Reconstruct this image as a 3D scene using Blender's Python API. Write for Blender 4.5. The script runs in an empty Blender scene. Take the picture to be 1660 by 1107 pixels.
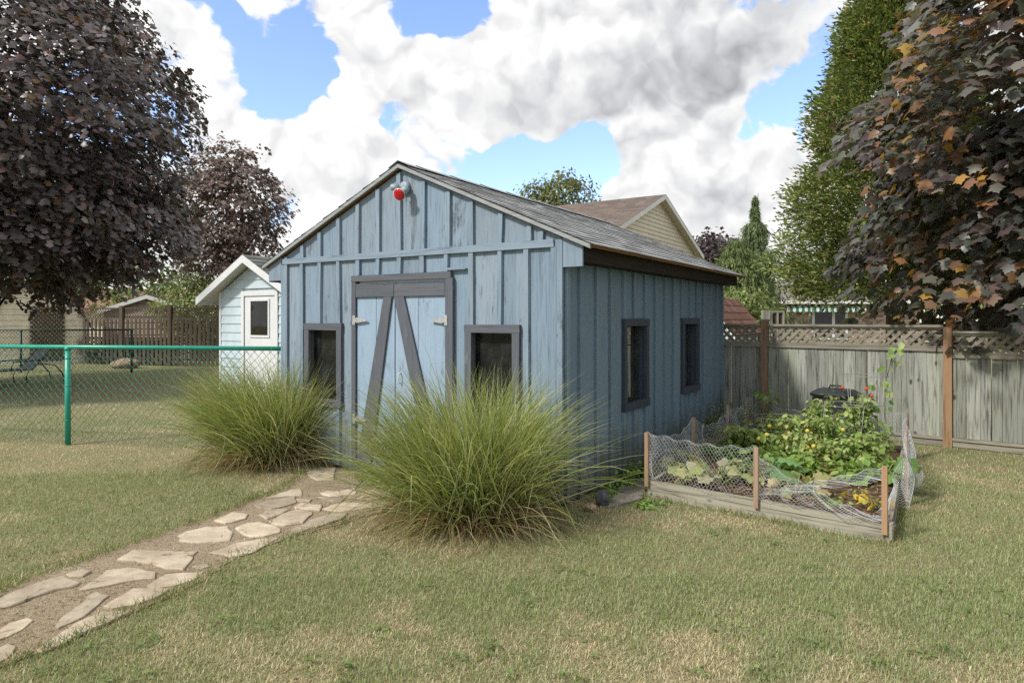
import bpy, math, random
import numpy as np
from mathutils import Vector
random.seed(7)
RNG = np.random.default_rng(7)
R = math.radians
SC = bpy.context.scene
COL = SC.collection

# ------------------------------------------------------------------ camera
FPX, HC, HY, CX = 1083.0, 1.62, 517.0, 830.0     # focal length in photo pixels, eye height, horizon row, centre column
cam_d = bpy.data.cameras.new("camera")
cam = bpy.data.objects.new("camera", cam_d)
COL.objects.link(cam)
cam.location = (0, 0, HC)
cam.rotation_euler = (R(90), 0, 0)
cam_d.sensor_width = 36
cam_d.lens = 36 * FPX / 1660
cam_d.shift_y = -(553.5 - HY) / 1660
cam_d.clip_start = 0.05
cam_d.clip_end = 900
SC.camera = cam
SC.view_settings.view_transform = 'Standard'
SC.view_settings.look = 'None'
SC.view_settings.gamma = 1
SC.view_settings.exposure = 1.24
SC.cycles.use_denoising = False
SC.cycles.max_bounces = 6
SC.cycles.diffuse_bounces = 3
SC.cycles.glossy_bounces = 3
SC.cycles.transmission_bounces = 4
SC.cycles.transparent_max_bounces = 12

# ------------------------------------------------------------------ sun and sky
SUN_H = (-0.84, -0.54)
SUN_EL = 43
SUN_ROT = math.atan2(SUN_H[0], SUN_H[1])
sl = bpy.data.lights.new("sun", 'SUN')
sl.energy = 2.0
sl.angle = R(6)
sl.color = (1.0, 0.95, 0.87)
sun = bpy.data.objects.new("sun", sl)
COL.objects.link(sun)
sv = Vector((SUN_H[0] * math.cos(R(SUN_EL)), SUN_H[1] * math.cos(R(SUN_EL)), math.sin(R(SUN_EL))))
sun.rotation_euler = (-sv).to_track_quat('-Z', 'Y').to_euler()
sun.location = (-20, -20, 30)


def ray_dir(px, py):
    v = Vector(((px - CX) / FPX, 1.0, (HY - py) / FPX))
    return v.normalized()


class NT:
    """small helper around a node tree"""
    def __init__(self, nt):
        self.nt = nt
        self.n = nt.nodes
        self.l = nt.links

    def add(self, typ, **kw):
        nd = self.n.new(typ)
        for k, v in kw.items():
            setattr(nd, k, v)
        return nd

    def put(self, sock, v):
        if hasattr(v, 'is_linked') or isinstance(v, bpy.types.NodeSocket):
            self.l.new(v, sock)
        elif isinstance(v, (tuple, list)) and len(v) == 3 and sock.type == 'RGBA':
            sock.default_value = (*v, 1)
        else:
            sock.default_value = v

    def math(self, op, a, b=None, c=None, clamp=False):
        nd = self.add('ShaderNodeMath', operation=op, use_clamp=clamp)
        for i, v in enumerate((a, b, c)):
            if v is not None:
                self.put(nd.inputs[i], v)
        return nd.outputs[0]

    def vmath(self, op, a, b=None, out=0):
        nd = self.add('ShaderNodeVectorMath', operation=op)
        self.put(nd.inputs[0], a)
        if b is not None:
            self.put(nd.inputs[1], b)
        return nd.outputs[out]

    def noise(self, vec, scale, detail=4, rough=0.55, dist=0.0):
        nd = self.add('ShaderNodeTexNoise')
        if vec is not None:
            self.l.new(vec, nd.inputs['Vector'])
        nd.inputs['Scale'].default_value = scale
        nd.inputs['Detail'].default_value = detail
        nd.inputs['Roughness'].default_value = rough
        nd.inputs['Distortion'].default_value = dist
        return nd.outputs['Fac']

    def mapr(self, v, a, b, c=0.0, d=1.0, smooth=True):
        nd = self.add('ShaderNodeMapRange', interpolation_type='SMOOTHSTEP' if smooth else 'LINEAR')
        self.put(nd.inputs[0], v)
        for i, x in enumerate((a, b, c, d)):
            self.put(nd.inputs[i + 1], x)
        return nd.outputs[0]

    def mix(self, f, a, b, mode='MIX'):
        nd = self.add('ShaderNodeMix', data_type='RGBA', blend_type=mode)
        self.put(nd.inputs[0], f)
        self.put(nd.inputs[6], a)
        self.put(nd.inputs[7], b)
        return nd.outputs[2]


W = bpy.data.worlds.new("World")
SC.world = W
W.use_nodes = True
W.cycles.sampling_method = 'MANUAL'
W.cycles.sample_map_resolution = 512
wt = NT(W.node_tree)
wt.n.clear()
w_out = wt.add('ShaderNodeOutputWorld')
w_bg = wt.add('ShaderNodeBackground')
w_bg.inputs['Strength'].default_value = 0.13
sky = wt.add('ShaderNodeTexSky', sky_type='NISHITA')
sky.sun_disc = False
sky.sun_elevation = R(SUN_EL)
sky.sun_rotation = SUN_ROT
sky.air_density = 1.1
sky.dust_density = 0.6
sky.ozone_density = 1.6
tc = wt.add('ShaderNodeTexCoord')
D0 = wt.vmath('NORMALIZE', tc.outputs['Generated'])


def cloud_field(vec):
    """cumulus density by direction: broken noise, with the gaps between the clouds where they stand in the sky"""
    warp = wt.add('ShaderNodeTexNoise')
    wt.l.new(vec, warp.inputs['Vector'])
    warp.inputs['Scale'].default_value = 5.5
    warp.inputs['Detail'].default_value = 4
    warp.inputs['Roughness'].default_value = 0.6
    off = wt.vmath('SUBTRACT', warp.outputs['Color'], (0.5, 0.5, 0.5))
    sc_ = wt.add('ShaderNodeVectorMath', operation='SCALE')
    wt.l.new(off, sc_.inputs[0])
    sc_.inputs['Scale'].default_value = 0.19
    wv = wt.vmath('ADD', vec, sc_.outputs[0])
    sq = wt.vmath('MULTIPLY', wv, (1.0, 1.0, 1.7))
    f = wt.noise(sq, 4.2, 6, 0.62)
    f = wt.math('MULTIPLY_ADD', f, 1.75, -0.33)
    holes = [(440, 95, 85, .55), (480, 150, 70, .55), (455, 190, 50, .4), (410, 120, 45, .3), (345, 12, 40, .3), (700, 22, 70, .5), (745, 8, 60, .5), (650, 40, 35, .3),
             (640, 190, 38, .4), (800, 262, 75, .5), (870, 255, 75, .5), (930, 262, 65, .5), (985, 235, 48, .45), (760, 238, 40, .35), (955, 300, 50, .45),
             (1290, 150, 55, .5), (1215, 200, 42, .45), (1330, 125, 38, .3), (1180, 222, 32, .35), (468, 352, 32, .25), (1230, 15, 30, .25)]
    fill = [(600, 120, 130, .25), (760, 110, 130, .3), (900, 70, 170, .3), (1060, 110, 170, .3), (1230, 80, 90, .25), (560, 260, 120, .3), (420, 280, 120, .25), (1110, 280, 130, .3), (1230, 290, 120, .3),
            (560, 40, 60, .2), (300, 60, 60, .2)]
    for lst, sg in ((holes, -1), (fill, 1)):
        for px, py, r, amp in lst:
            b = ray_dir(px, py)
            dist = wt.vmath('DISTANCE', wv, tuple(b), out=1)
            f = wt.math('ADD', f, wt.mapr(dist, 0.0, r * (1.45 if sg < 0 else 1.25) / FPX, sg * amp * (1.25 if sg < 0 else 1), 0.0))
    return f, wv


def puffs(vec):
    """heaped rounded billows"""
    tot = None
    for sc_, am in ((10.0, .62), (25.0, .38)):
        vo = wt.add('ShaderNodeTexVoronoi', feature='F1')
        wt.l.new(vec, vo.inputs['Vector'])
        vo.inputs['Scale'].default_value = sc_
        v = wt.math('MULTIPLY_ADD', wt.math('POWER', vo.outputs['Distance'], 1.6), -am, am)
        tot = v if tot is None else wt.math('ADD', tot, v)
    return tot


f0, wv0 = cloud_field(D0)
b0 = puffs(wt.vmath('MULTIPLY', wv0, (1, 1, 1.25)))
b1 = puffs(wt.vmath('MULTIPLY', wt.vmath('ADD', wv0, (SUN_H[0] * .012, SUN_H[1] * .012, .022)), (1, 1, 1.25)))
f0 = wt.math('ADD', f0, wt.math('MULTIPLY_ADD', b0, .55, -.32))
mask = wt.mapr(wt.math('MULTIPLY_ADD', wt.noise(wv0, 34, 4, .65), .34, wt.math('ADD', f0, -.17)), 0.27, 0.47)
relief = wt.math('SUBTRACT', b0, b1)
shade = wt.math('MULTIPLY', relief, 0.6)
thick = wt.mapr(f0, 0.8, 1.6, 0.0, 0.06)
wvs = wt.vmath('ADD', wt.vmath('MULTIPLY', D0, (.6, .6, .6)), wt.vmath('MULTIPLY', wv0, (.4, .4, .4)))
dk = None
for px, py, r, amp in [(1150, 55, 150, .2), (1060, 135, 130, .24), (950, 158, 110, .24), (850, 172, 90, .2), (740, 165, 80, .14), (1185, 150, 110, .2), (1235, 60, 90, .12), (1165, 345, 90, .22), (640, 160, 60, .1)]:
    dd = wt.vmath('DISTANCE', wvs, tuple(ray_dir(px, py)), out=1)
    v = wt.mapr(dd, 0.0, r * 1.2 / FPX, amp * .7, 0.0)
    dk = v if dk is None else wt.math('ADD', dk, v)
dk = wt.math('MINIMUM', dk, 0.36)
lum = wt.math('SUBTRACT', wt.math('ADD', shade, 0.95), wt.math('ADD', thick, dk))
ccol = wt.mix(wt.mapr(lum, 0.55, 0.95), (3.1, 3.18, 3.32), (3.45, 3.45, 3.45))
lum3 = wt.add('ShaderNodeCombineXYZ')
lumc = wt.math('MAXIMUM', lum, 0.4)
for i in range(3):
    wt.l.new(lumc, lum3.inputs[i])
ccol = wt.mix(1.0, ccol, lum3.outputs[0], 'MULTIPLY')
skyc = wt.mix(1.0, sky.outputs['Color'], (0.82, 0.82, 0.93), 'MULTIPLY')
final = wt.mix(mask, skyc, ccol)
wt.l.new(final, w_bg.inputs['Color'])
wt.l.new(w_bg.outputs[0], w_out.inputs[0])


# ------------------------------------------------------------------ pixel helpers (directions of the photograph -> points on the ground or on a plane)
def G(px, py, z=0.0):
    d = FPX * (HC - z) / (py - HY)
    return np.array([(px - CX) / FPX * d, d, z])


def P(px, py, d):
    return np.array([(px - CX) / FPX * d, d, HC + (HY - py) / FPX * d])


# ------------------------------------------------------------------ mesh helpers
def link(o, parent=None):
    COL.objects.link(o)
    if parent is not None:
        o.parent = parent
    return o


def thing(name, label, cat, loc=(0, 0, 0), rz=0.0, group=None):
    o = bpy.data.objects.new(name, None)
    o.empty_display_size = 0.1
    o.location = tuple(float(v) for v in loc)
    o.rotation_euler = (0, 0, rz)
    link(o)
    return tag(o, label, cat, group)


def tag(o, label=None, cat=None, group=None, kind=None):
    if label:
        o['label'] = label
    if cat:
        o['category'] = cat
    if group:
        o['group'] = group
    if kind:
        o['kind'] = kind
    return o


def mesh_np(name, V, F, mat, parent=None, col=None, smooth=False):
    """one mesh object from numpy arrays; F has a constant number of corners"""
    V = np.asarray(V, dtype=np.float32)
    F = np.asarray(F, dtype=np.int32)
    me = bpy.data.meshes.new(name)
    k = F.shape[1]
    me.vertices.add(len(V))
    me.vertices.foreach_set('co', V.ravel())
    me.loops.add(F.size)
    me.loops.foreach_set('vertex_index', F.ravel())
    me.polygons.add(len(F))
    me.polygons.foreach_set('loop_start', np.arange(0, F.size, k, dtype=np.int32))
    me.polygons.foreach_set('loop_total', np.full(len(F), k, dtype=np.int32))
    if smooth:
        me.polygons.foreach_set('use_smooth', np.ones(len(F), dtype=bool))
    me.update(calc_edges=True)
    if col is not None:
        a = me.attributes.new('col', 'FLOAT_COLOR', 'POINT')
        c4 = np.ones((len(V), 4), dtype=np.float32)
        c4[:, :3] = col
        a.data.foreach_set('color', c4.ravel())
    if mat is not None:
        me.materials.append(mat)
    o = bpy.data.objects.new(name, me)
    return link(o, parent)


def mesh_py(name, V, F, mat, parent=None, smooth=False):
    me = bpy.data.meshes.new(name)
    me.from_pydata([tuple(float(c) for c in v) for v in V], [], F)
    if smooth:
        for p in me.polygons:
            p.use_smooth = True
    if mat is not None:
        me.materials.append(mat)
    me.update()
    o = bpy.data.objects.new(name, me)
    return link(o, parent)


BOXF = [(0, 3, 2, 1), (4, 5, 6, 7), (0, 1, 5, 4), (1, 2, 6, 5), (2, 3, 7, 6), (3, 0, 4, 7)]


def boxv(x0, x1, y0, y1, z0, z1, zt=None, jit=0.0):
    """8 corners; zt=(z at x0, z at x1) gives a sloping top"""
    za, zb = (z1, z1) if zt is None else zt
    v = [(x0, y0, z0), (x1, y0, z0), (x1, y1, z0), (x0, y1, z0), (x0, y0, za), (x1, y0, zb), (x1, y1, zb), (x0, y1, za)]
    if jit:
        v = [(a + random.uniform(-jit, jit), b, c + random.uniform(-jit, jit)) for a, b, c in v]
    return v


def box(name, mat, parent, x0, x1, y0, y1, z0, z1, zt=None, jit=0.0, bevel=0.0):
    o = mesh_py(name, boxv(x0, x1, y0, y1, z0, z1, zt, jit), BOXF, mat, parent)
    if bevel:
        m = o.modifiers.new('bevel', 'BEVEL')
        m.width = bevel
        m.segments = 2
        m.limit_method = 'ANGLE'
    return o


class MB:
    """collects shapes for one mesh"""
    def __init__(self):
        self.v, self.f = [], []

    def add(self, v, f):
        n = len(self.v)
        self.v += list(v)
        self.f += [tuple(i + n for i in q) for q in f]
        return self

    def box(self, *a, **k):
        return self.add(boxv(*a, **k), BOXF)

    def tube(self, pts, rad, sides=6, cap=True):
        v, f = tube_vf(pts, rad, sides, cap)
        return self.add(v, f)

    def build(self, name, mat, parent=None, smooth=False):
        return mesh_py(name, self.v, self.f, mat, parent, smooth)


def tube_vf(pts, rad, sides=6, cap=True):
    pts = [Vector(tuple(float(c) for c in p)) for p in pts]
    n = len(pts)
    if not hasattr(rad, '__len__'):
        rad = [rad] * n
    v, f = [], []
    ref = Vector((0, 0, 1))
    for i, p in enumerate(pts):
        t = (pts[min(i + 1, n - 1)] - pts[max(i - 1, 0)]).normalized()
        r_ = ref if abs(t.dot(ref)) < 0.95 else Vector((1, 0, 0))
        a = t.cross(r_).normalized()
        b = t.cross(a).normalized()
        for k in range(sides):
            an = 2 * math.pi * k / sides
            q = p + a * math.cos(an) * rad[i] + b * math.sin(an) * rad[i]
            v.append(tuple(q))
    for i in range(n - 1):
        for k in range(sides):
            k2 = (k + 1) % sides
            f.append((i * sides + k, i * sides + k2, (i + 1) * sides + k2, (i + 1) * sides + k))
    if cap:
        f.append(tuple(range(sides - 1, -1, -1)))
        f.append(tuple((n - 1) * sides + k for k in range(sides)))
    return v, f


def segs_np(A, B, r):
    """many straight three-sided wires A->B in one array"""
    A = np.asarray(A, float)
    B = np.asarray(B, float)
    t = B - A
    t /= np.maximum(np.linalg.norm(t, axis=1, keepdims=True), 1e-9)
    ref = np.where(np.abs(t[:, 2:3]) < 0.9, np.array([[0, 0, 1.0]]), np.array([[1.0, 0, 0]]))
    a = np.cross(t, ref)
    a /= np.linalg.norm(a, axis=1, keepdims=True)
    b = np.cross(t, a)
    vs = []
    for end in (A, B):
        for k in range(3):
            an = 2 * math.pi * k / 3
            vs.append(end + r * (a * math.cos(an) + b * math.sin(an)))
    V = np.stack(vs, 1).reshape(-1, 3)
    n = len(A)
    base = (np.arange(n) * 6)[:, None]
    F = np.concatenate([base + np.array([[k, (k + 1) % 3, 3 + (k + 1) % 3, 3 + k]]) for k in range(3)])
    return V, F


def vnoise(x, y, seed=0):
    """smooth value noise, 0..1"""
    xi = np.floor(x).astype(np.int64)
    yi = np.floor(y).astype(np.int64)
    xf = x - xi
    yf = y - yi

    def h(a, b):
        n = (a * 374761393 + b * 668265263 + seed * 974711) & 0x7fffffff
        n = ((n ^ (n >> 13)) * 1274126177) & 0x7fffffff
        return ((n ^ (n >> 16)) & 0xffff) / 65535.0
    u = xf * xf * (3 - 2 * xf)
    w = yf * yf * (3 - 2 * yf)
    return (h(xi, yi) * (1 - u) + h(xi + 1, yi) * u) * (1 - w) + (h(xi, yi + 1) * (1 - u) + h(xi + 1, yi + 1) * u) * w


def fbm(x, y, sc, seed=0, oct=4):
    s, a, t = 0, 1.0, 0
    for i in range(oct):
        s = s + a * vnoise(x * sc * 2 ** i + 17 * i, y * sc * 2 ** i - 9 * i, seed + i)
        t += a
        a *= 0.55
    return s / t


def in_poly(x, y, poly):
    poly = np.asarray(poly)[:, :2]
    inside = np.zeros(len(x), bool)
    n = len(poly)
    for i in range(n):
        x0, y0 = poly[i]
        x1, y1 = poly[(i + 1) % n]
        c = (y0 > y) != (y1 > y)
        inside ^= c & (x < (x1 - x0) * (y - y0) / ((y1 - y0) if y1 != y0 else 1e-9) + x0)
    return inside


# ------------------------------------------------------------------ materials
def new_mat(name):
    m = bpy.data.materials.new(name)
    m.use_nodes = True
    t = NT(m.node_tree)
    bs = t.n['Principled BSDF']
    return m, t, bs


def plain(name, col, rough=0.6, metal=0.0, var=0.12, scale=14.0, bump=0.0, spec=0.4):
    m, t, bs = new_mat(name)
    tcn = t.add('ShaderNodeTexCoord')
    nz = t.noise(tcn.outputs['Object'], scale, 5, 0.6)
    dark = tuple(c * (1 - 2 * var) for c in col)
    lite = tuple(min(1, c * (1 + var)) for c in col)
    t.l.new(t.mix(t.mapr(nz, 0.3, 0.7), dark, lite), bs.inputs['Base Color'])
    bs.inputs['Roughness'].default_value = rough
    bs.inputs['Metallic'].default_value = metal
    bs.inputs['Specular IOR Level'].default_value = spec
    if bump:
        b = t.add('ShaderNodeBump')
        b.inputs['Strength'].default_value = bump
        b.inputs['Distance'].default_value = 0.01
        t.l.new(nz, b.inputs['Height'])
        t.l.new(b.outputs[0], bs.inputs['Normal'])
    return m


def wood(name, col, dark, axis='z', grain=0.5, rough=0.75, tint=0.12, blotch=None, blotch_amt=0.0, fine=55.0, bump=0.25, knots=False, spec=0.25, grime=0.0):
    """boards: streaks along one axis, a different tone and offset for each board, worn patches"""
    m, t, bs = new_mat(name)
    tcn = t.add('ShaderNodeTexCoord')
    oi = t.add('ShaderNodeObjectInfo')
    rnd = t.add('ShaderNodeCombineXYZ')
    for i, k in enumerate((31.0, 57.0, 83.0)):
        t.l.new(t.math('MULTIPLY', oi.outputs['Random'], k), rnd.inputs[i])
    vec = t.vmath('ADD', tcn.outputs['Object'], rnd.outputs[0])
    st = {'z': (1, 1, 0.045), 'x': (0.045, 1, 1), 'y': (1, 0.045, 1)}[axis]
    gv = t.vmath('MULTIPLY', vec, st)
    g = t.noise(gv, fine, 6, 0.62, 0.4)
    g2 = t.noise(t.vmath('MULTIPLY', vec, tuple(min(1, s * 2.2) for s in st)), fine * 0.25, 4, 0.55, 1.2)
    f = t.math('MULTIPLY', t.mapr(g, 0.47, 0.70), grain)
    f = t.math('ADD', f, t.math('MULTIPLY', t.mapr(g2, 0.52, 0.75), grain * 0.55), clamp=True)
    base = t.mix(f, col, dark)
    if blotch:
        bl = t.noise(t.vmath('MULTIPLY', vec, tuple(min(1, s * 7) for s in st)), 7.0, 7, 0.68, 0.3)
        bm = t.math('MULTIPLY', t.mapr(bl, 0.56, 0.66), blotch_amt)
        bm = t.math('MULTIPLY', bm, t.mapr(g, 0.38, 0.56))
        base = t.mix(bm, base, blotch)
    if knots:
        vo = t.add('ShaderNodeTexVoronoi')
        t.l.new(t.vmath('MULTIPLY', vec, {'z': (1, 1, 0.5), 'x': (0.5, 1, 1), 'y': (1, .5, 1)}[axis]), vo.inputs['Vector'])
        vo.inputs['Scale'].default_value = 4.5
        km = t.mapr(vo.outputs['Distance'], 0.05, 0.11, 0.8, 0.0)
        base = t.mix(km, base, tuple(c * 0.35 for c in dark))
    if grime:                                     # green-brown splash stain near the ground
        ge = t.add('ShaderNodeNewGeometry')
        sx = t.add('ShaderNodeSeparateXYZ')
        t.l.new(ge.outputs['Position'], sx.inputs[0])
        gn = t.noise(t.vmath('MULTIPLY', ge.outputs['Position'], (1, 1, .3)), 9.0, 5, 0.65)
        gz = t.math('ADD', sx.outputs[2], t.math('MULTIPLY_ADD', gn, -1.3, .65))
        base = t.mix(t.mapr(gz, .05, .6, grime, 0.0), base, (.085, .088, .055))
    hsv = t.add('ShaderNodeHueSaturation')
    t.l.new(base, hsv.inputs['Color'])
    t.l.new(t.mapr(oi.outputs['Random'], 0, 1, 1 - tint, 1 + tint, smooth=False), hsv.inputs['Value'])
    t.l.new(t.mapr(t.math('FRACT', t.math('MULTIPLY', oi.outputs['Random'], 7.3)), 0, 1, 1 - tint * 1.6, 1 + tint, smooth=False), hsv.inputs['Saturation'])
    t.l.new(hsv.outputs[0], bs.inputs['Base Color'])
    bs.inputs['Roughness'].default_value = rough
    bs.inputs['Specular IOR Level'].default_value = spec
    if bump:
        b = t.add('ShaderNodeBump')
        b.inputs['Strength'].default_value = bump
        b.inputs['Distance'].default_value = 0.004
        t.l.new(t.math('SUBTRACT', 1.0, g), b.inputs['Height'])
        t.l.new(b.outputs[0], bs.inputs['Normal'])
    return m


def leafy(name, transl=0.28, rough=0.45, spec=0.4, boost=1.6):
    """foliage: colour comes with each leaf, some light passes through"""
    m, t, bs = new_mat(name)
    at = t.add('ShaderNodeAttribute', attribute_name='col')
    t.l.new(at.outputs['Color'], bs.inputs['Base Color'])
    bs.inputs['Roughness'].default_value = rough
    bs.inputs['Specular IOR Level'].default_value = spec
    tr = t.add('ShaderNodeBsdfTranslucent')
    t.l.new(t.mix(1.0, at.outputs['Color'], (boost, boost, boost * 0.6), 'MULTIPLY'), tr.inputs['Color'])
    ms = t.add('ShaderNodeMixShader')
    ms.inputs[0].default_value = transl
    t.l.new(bs.outputs[0], ms.inputs[1])
    t.l.new(tr.outputs[0], ms.inputs[2])
    t.l.new(ms.outputs[0], t.n['Material Output'].inputs[0])
    return m


def attr_mat(name, rough=0.8, spec=0.25, grain=40.0, amt=0.25, bump=0.3):
    m, t, bs = new_mat(name)
    at = t.add('ShaderNodeAttribute', attribute_name='col')
    tcn = t.add('ShaderNodeTexCoord')
    nz = t.noise(tcn.outputs['Object'], grain, 5, 0.65)
    c = t.mix(t.mapr(nz, 0.3, 0.72, 0, amt), at.outputs['Color'], (0.02, 0.02, 0.02))
    t.l.new(c, bs.inputs['Base Color'])
    bs.inputs['Roughness'].default_value = rough
    bs.inputs['Specular IOR Level'].default_value = spec
    b = t.add('ShaderNodeBump')
    b.inputs['Strength'].default_value = bump
    b.inputs['Distance'].default_value = 0.006
    t.l.new(nz, b.inputs['Height'])
    t.l.new(b.outputs[0], bs.inputs['Normal'])
    return m


def glass(name, dust=0.12, dust_col=(0.25, 0.26, 0.24), tintc=(0.55, 0.6, 0.6), refl=1.1):
    m, t, bs = new_mat(name)
    tcn = t.add('ShaderNodeTexCoord')
    gl = t.add('ShaderNodeBsdfGlossy')
    gl.inputs['Roughness'].default_value = 0.03
    tr = t.add('ShaderNodeBsdfTransparent')
    tr.inputs['Color'].default_value = (*tintc, 1)
    df = t.add('ShaderNodeBsdfDiffuse')
    df.inputs['Color'].default_value = (*dust_col, 1)
    fr = t.add('ShaderNodeFresnel')
    fr.inputs['IOR'].default_value = 1.5
    m1 = t.add('ShaderNodeMixShader')
    t.l.new(t.math('MULTIPLY', fr.outputs[0], refl, clamp=True), m1.inputs[0])
    t.l.new(tr.outputs[0], m1.inputs[1])
    t.l.new(gl.outputs[0], m1.inputs[2])
    nz = t.noise(tcn.outputs['Object'], 5.0, 8, 0.7)
    m2 = t.add('ShaderNodeMixShader')
    t.l.new(t.mapr(nz, 0.35, 0.75, dust * 0.4, dust * 1.8), m2.inputs[0])
    t.l.new(m1.outputs[0], m2.inputs[1])
    t.l.new(df.outputs[0], m2.inputs[2])
    t.l.new(m2.outputs[0], t.n['Material Output'].inputs[0])
    return m


M = {}
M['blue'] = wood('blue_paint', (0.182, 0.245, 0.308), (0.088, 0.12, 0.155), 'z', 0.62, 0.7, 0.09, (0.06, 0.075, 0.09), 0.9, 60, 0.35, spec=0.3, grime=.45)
M['blue_x'] = wood('blue_paint_level', (0.19, 0.245, 0.30), (0.09, 0.115, 0.145), 'x', 0.6, 0.7, 0.06, (0.07, 0.085, 0.10), 0.7, 60, 0.35, spec=0.3)
M['blue_door'] = wood('blue_door_paint', (0.235, 0.32, 0.41), (0.14, 0.195, 0.255), 'z', 0.45, 0.6, 0.05, (0.12, 0.155, 0.19), 0.75, 60, 0.2, spec=0.3)
M['blue_side'] = wood('blue_side_paint', (0.138, 0.205, 0.262), (0.09, 0.132, 0.172), 'z', 0.4, 0.65, 0.06, (0.10, 0.13, 0.11), 0.55, 50, 0.25, spec=0.3, grime=.8)  # same blue as the front, with the side wall's shade put into the colour
M['trim'] = wood('grey_trim_paint', (0.088, 0.097, 0.115), (0.05, 0.055, 0.067), 'z', 0.55, 0.7, 0.07, (0.28, 0.31, 0.33), 0.22, 60, 0.3)
M['trim_x'] = wood('grey_trim_paint_level', (0.088, 0.097, 0.113), (0.048, 0.053, 0.064), 'x', 0.6, 0.7, 0.07, (0.28, 0.31, 0.33), 0.25, 60, 0.3)
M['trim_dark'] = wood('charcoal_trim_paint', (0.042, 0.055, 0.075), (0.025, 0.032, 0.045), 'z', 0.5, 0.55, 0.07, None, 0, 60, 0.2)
M['raw'] = wood('bare_weathered_timber', (0.026, 0.021, 0.016), (0.010, 0.008, 0.006), 'y', 0.7, 0.85, 0.15, None, 0, 45, 0.3)  # brown timber under the eave, its shade darkened into the colour
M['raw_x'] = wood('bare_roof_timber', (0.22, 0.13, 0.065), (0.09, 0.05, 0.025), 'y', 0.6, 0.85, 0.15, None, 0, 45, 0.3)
M['rake'] = wood('grey_rake_timber', (0.27, 0.29, 0.295), (0.13, 0.135, 0.13), 'x', 0.6, 0.8, 0.08, None, 0, 60, 0.2)
M['fence'] = wood('weathered_fence_wood', (0.25, 0.265, 0.225), (0.075, 0.07, 0.062), 'z', 0.95, 0.9, 0.22, (0.20, 0.17, 0.13), 0.5, 50, 0.5, knots=True, spec=0.15)
M['fence_x'] = wood('weathered_rail_wood', (0.235, 0.22, 0.175), (0.09, 0.08, 0.062), 'x', 0.8, 0.9, 0.12, None, 0, 50, 0.4, spec=0.15)
M['slat'] = wood('weathered_lattice_wood', (0.225, 0.205, 0.16), (0.10, 0.088, 0.066), 'x', 0.7, 0.9, 0.15, None, 0, 50, 0.3, spec=0.15)
M['post'] = wood('cedar_post_wood', (0.27, 0.165, 0.09), (0.11, 0.062, 0.034), 'z', 0.85, 0.8, 0.08, (0.19, 0.16, 0.125), 0.8, 45, 0.4, knots=True, spec=0.2)
M['stake'] = wood('stake_wood', (0.33, 0.215, 0.135), (0.16, 0.10, 0.062), 'z', 0.6, 0.8, 0.14, None, 0, 60, 0.3, spec=0.2)
M['bed'] = wood('bed_board_wood', (0.29, 0.275, 0.22), (0.115, 0.105, 0.08), 'x', 0.85, 0.9, 0.06, (0.045, 0.042, 0.036), 0.95, 40, 0.5, knots=True, spec=0.15)
M['bed_y'] = wood('bed_board_wood_side', (0.33, 0.31, 0.24), (0.15, 0.135, 0.10), 'y', 0.75, 0.9, 0.06, (0.06, 0.055, 0.045), 0.6, 40, 0.5, spec=0.15)
M['dark_wood'] = wood('dark_fence_wood', (0.095, 0.077, 0.06), (0.042, 0.034, 0.026), 'z', 0.7, 0.9, 0.16, None, 0, 40, 0.3, spec=0.15)
M['green'] = plain('green_vinyl', (0.02, 0.29, 0.21), 0.35, var=0.06)
M['darkgreen'] = plain('dark_green_vinyl', (0.008, 0.05, 0.035), 0.5, var=0.06)
M['greenwire'] = plain('green_coated_wire', (0.06, 0.24, 0.19), 0.45, var=0.1)
M['galv'] = plain('galvanised_steel', (0.42, 0.43, 0.42), 0.45, 0.5, 0.12, 30)
M['wire'] = plain('chicken_wire_steel', (0.52, 0.54, 0.56), 0.5, 0.25, 0.1, 30)
M['cage'] = plain('cage_wire_steel', (0.30, 0.31, 0.29), 0.5, 0.4, 0.1, 30)
M['white_vinyl'] = plain('white_siding', (0.44, 0.53, 0.58), 0.55, var=0.04, scale=4)
M['white'] = plain('white_trim', (0.58, 0.60, 0.62), 0.5, var=0.03, scale=4)
M['soffit'] = plain('white_soffit', (0.62, 0.63, 0.60), 0.6, var=0.04, scale=4)
M['cream'] = plain('cream_siding', (0.60, 0.545, 0.42), 0.6, var=0.04, scale=3)
M['barn'] = plain('cream_barn_siding', (0.85, 0.79, 0.64), 0.65, var=0.07, scale=3)
M['black'] = plain('black_trim', (0.012, 0.012, 0.013), 0.5, var=0.1)
M['bin'] = plain('black_plastic', (0.018, 0.022, 0.026), 0.45, var=0.12)
M['chair'] = plain('grey_sling_fabric', (0.27, 0.27, 0.285), 0.8, var=0.06, scale=30)
M['chair_frame'] = plain('dark_chair_frame', (0.03, 0.035, 0.04), 0.4)
M['glass'] = glass('dusty_window_glass', 0.17, (.10,.112,.112), (.2,.21,.2), .5)
M['glass_side'] = glass('clear_window_glass', 0.05, refl=2.6)
M['glass_dark'] = glass('dark_door_glass', 0.04, tintc=(.2, .22, .22))
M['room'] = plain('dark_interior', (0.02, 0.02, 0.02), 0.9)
M['lamp_grey'] = plain('lamp_housing_paint', (0.25, 0.32, 0.36), 0.5, var=0.15, scale=60)
M['lamp_white'] = plain('lamp_bulb_white', (0.6, 0.58, 0.55), 0.35)
M['lamp_red'] = plain('red_lens_glass', (0.55, 0.008, 0.02), 0.15, var=0.25, scale=9, spec=0.7)
M['cyan'] = plain('bright_blue_plastic', (0.10, 0.55, 0.75), 0.4)
M['soil'] = plain('garden_soil', (0.095, 0.065, 0.042), 0.95, var=0.35, scale=25, bump=0.8, spec=0.1)
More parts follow.
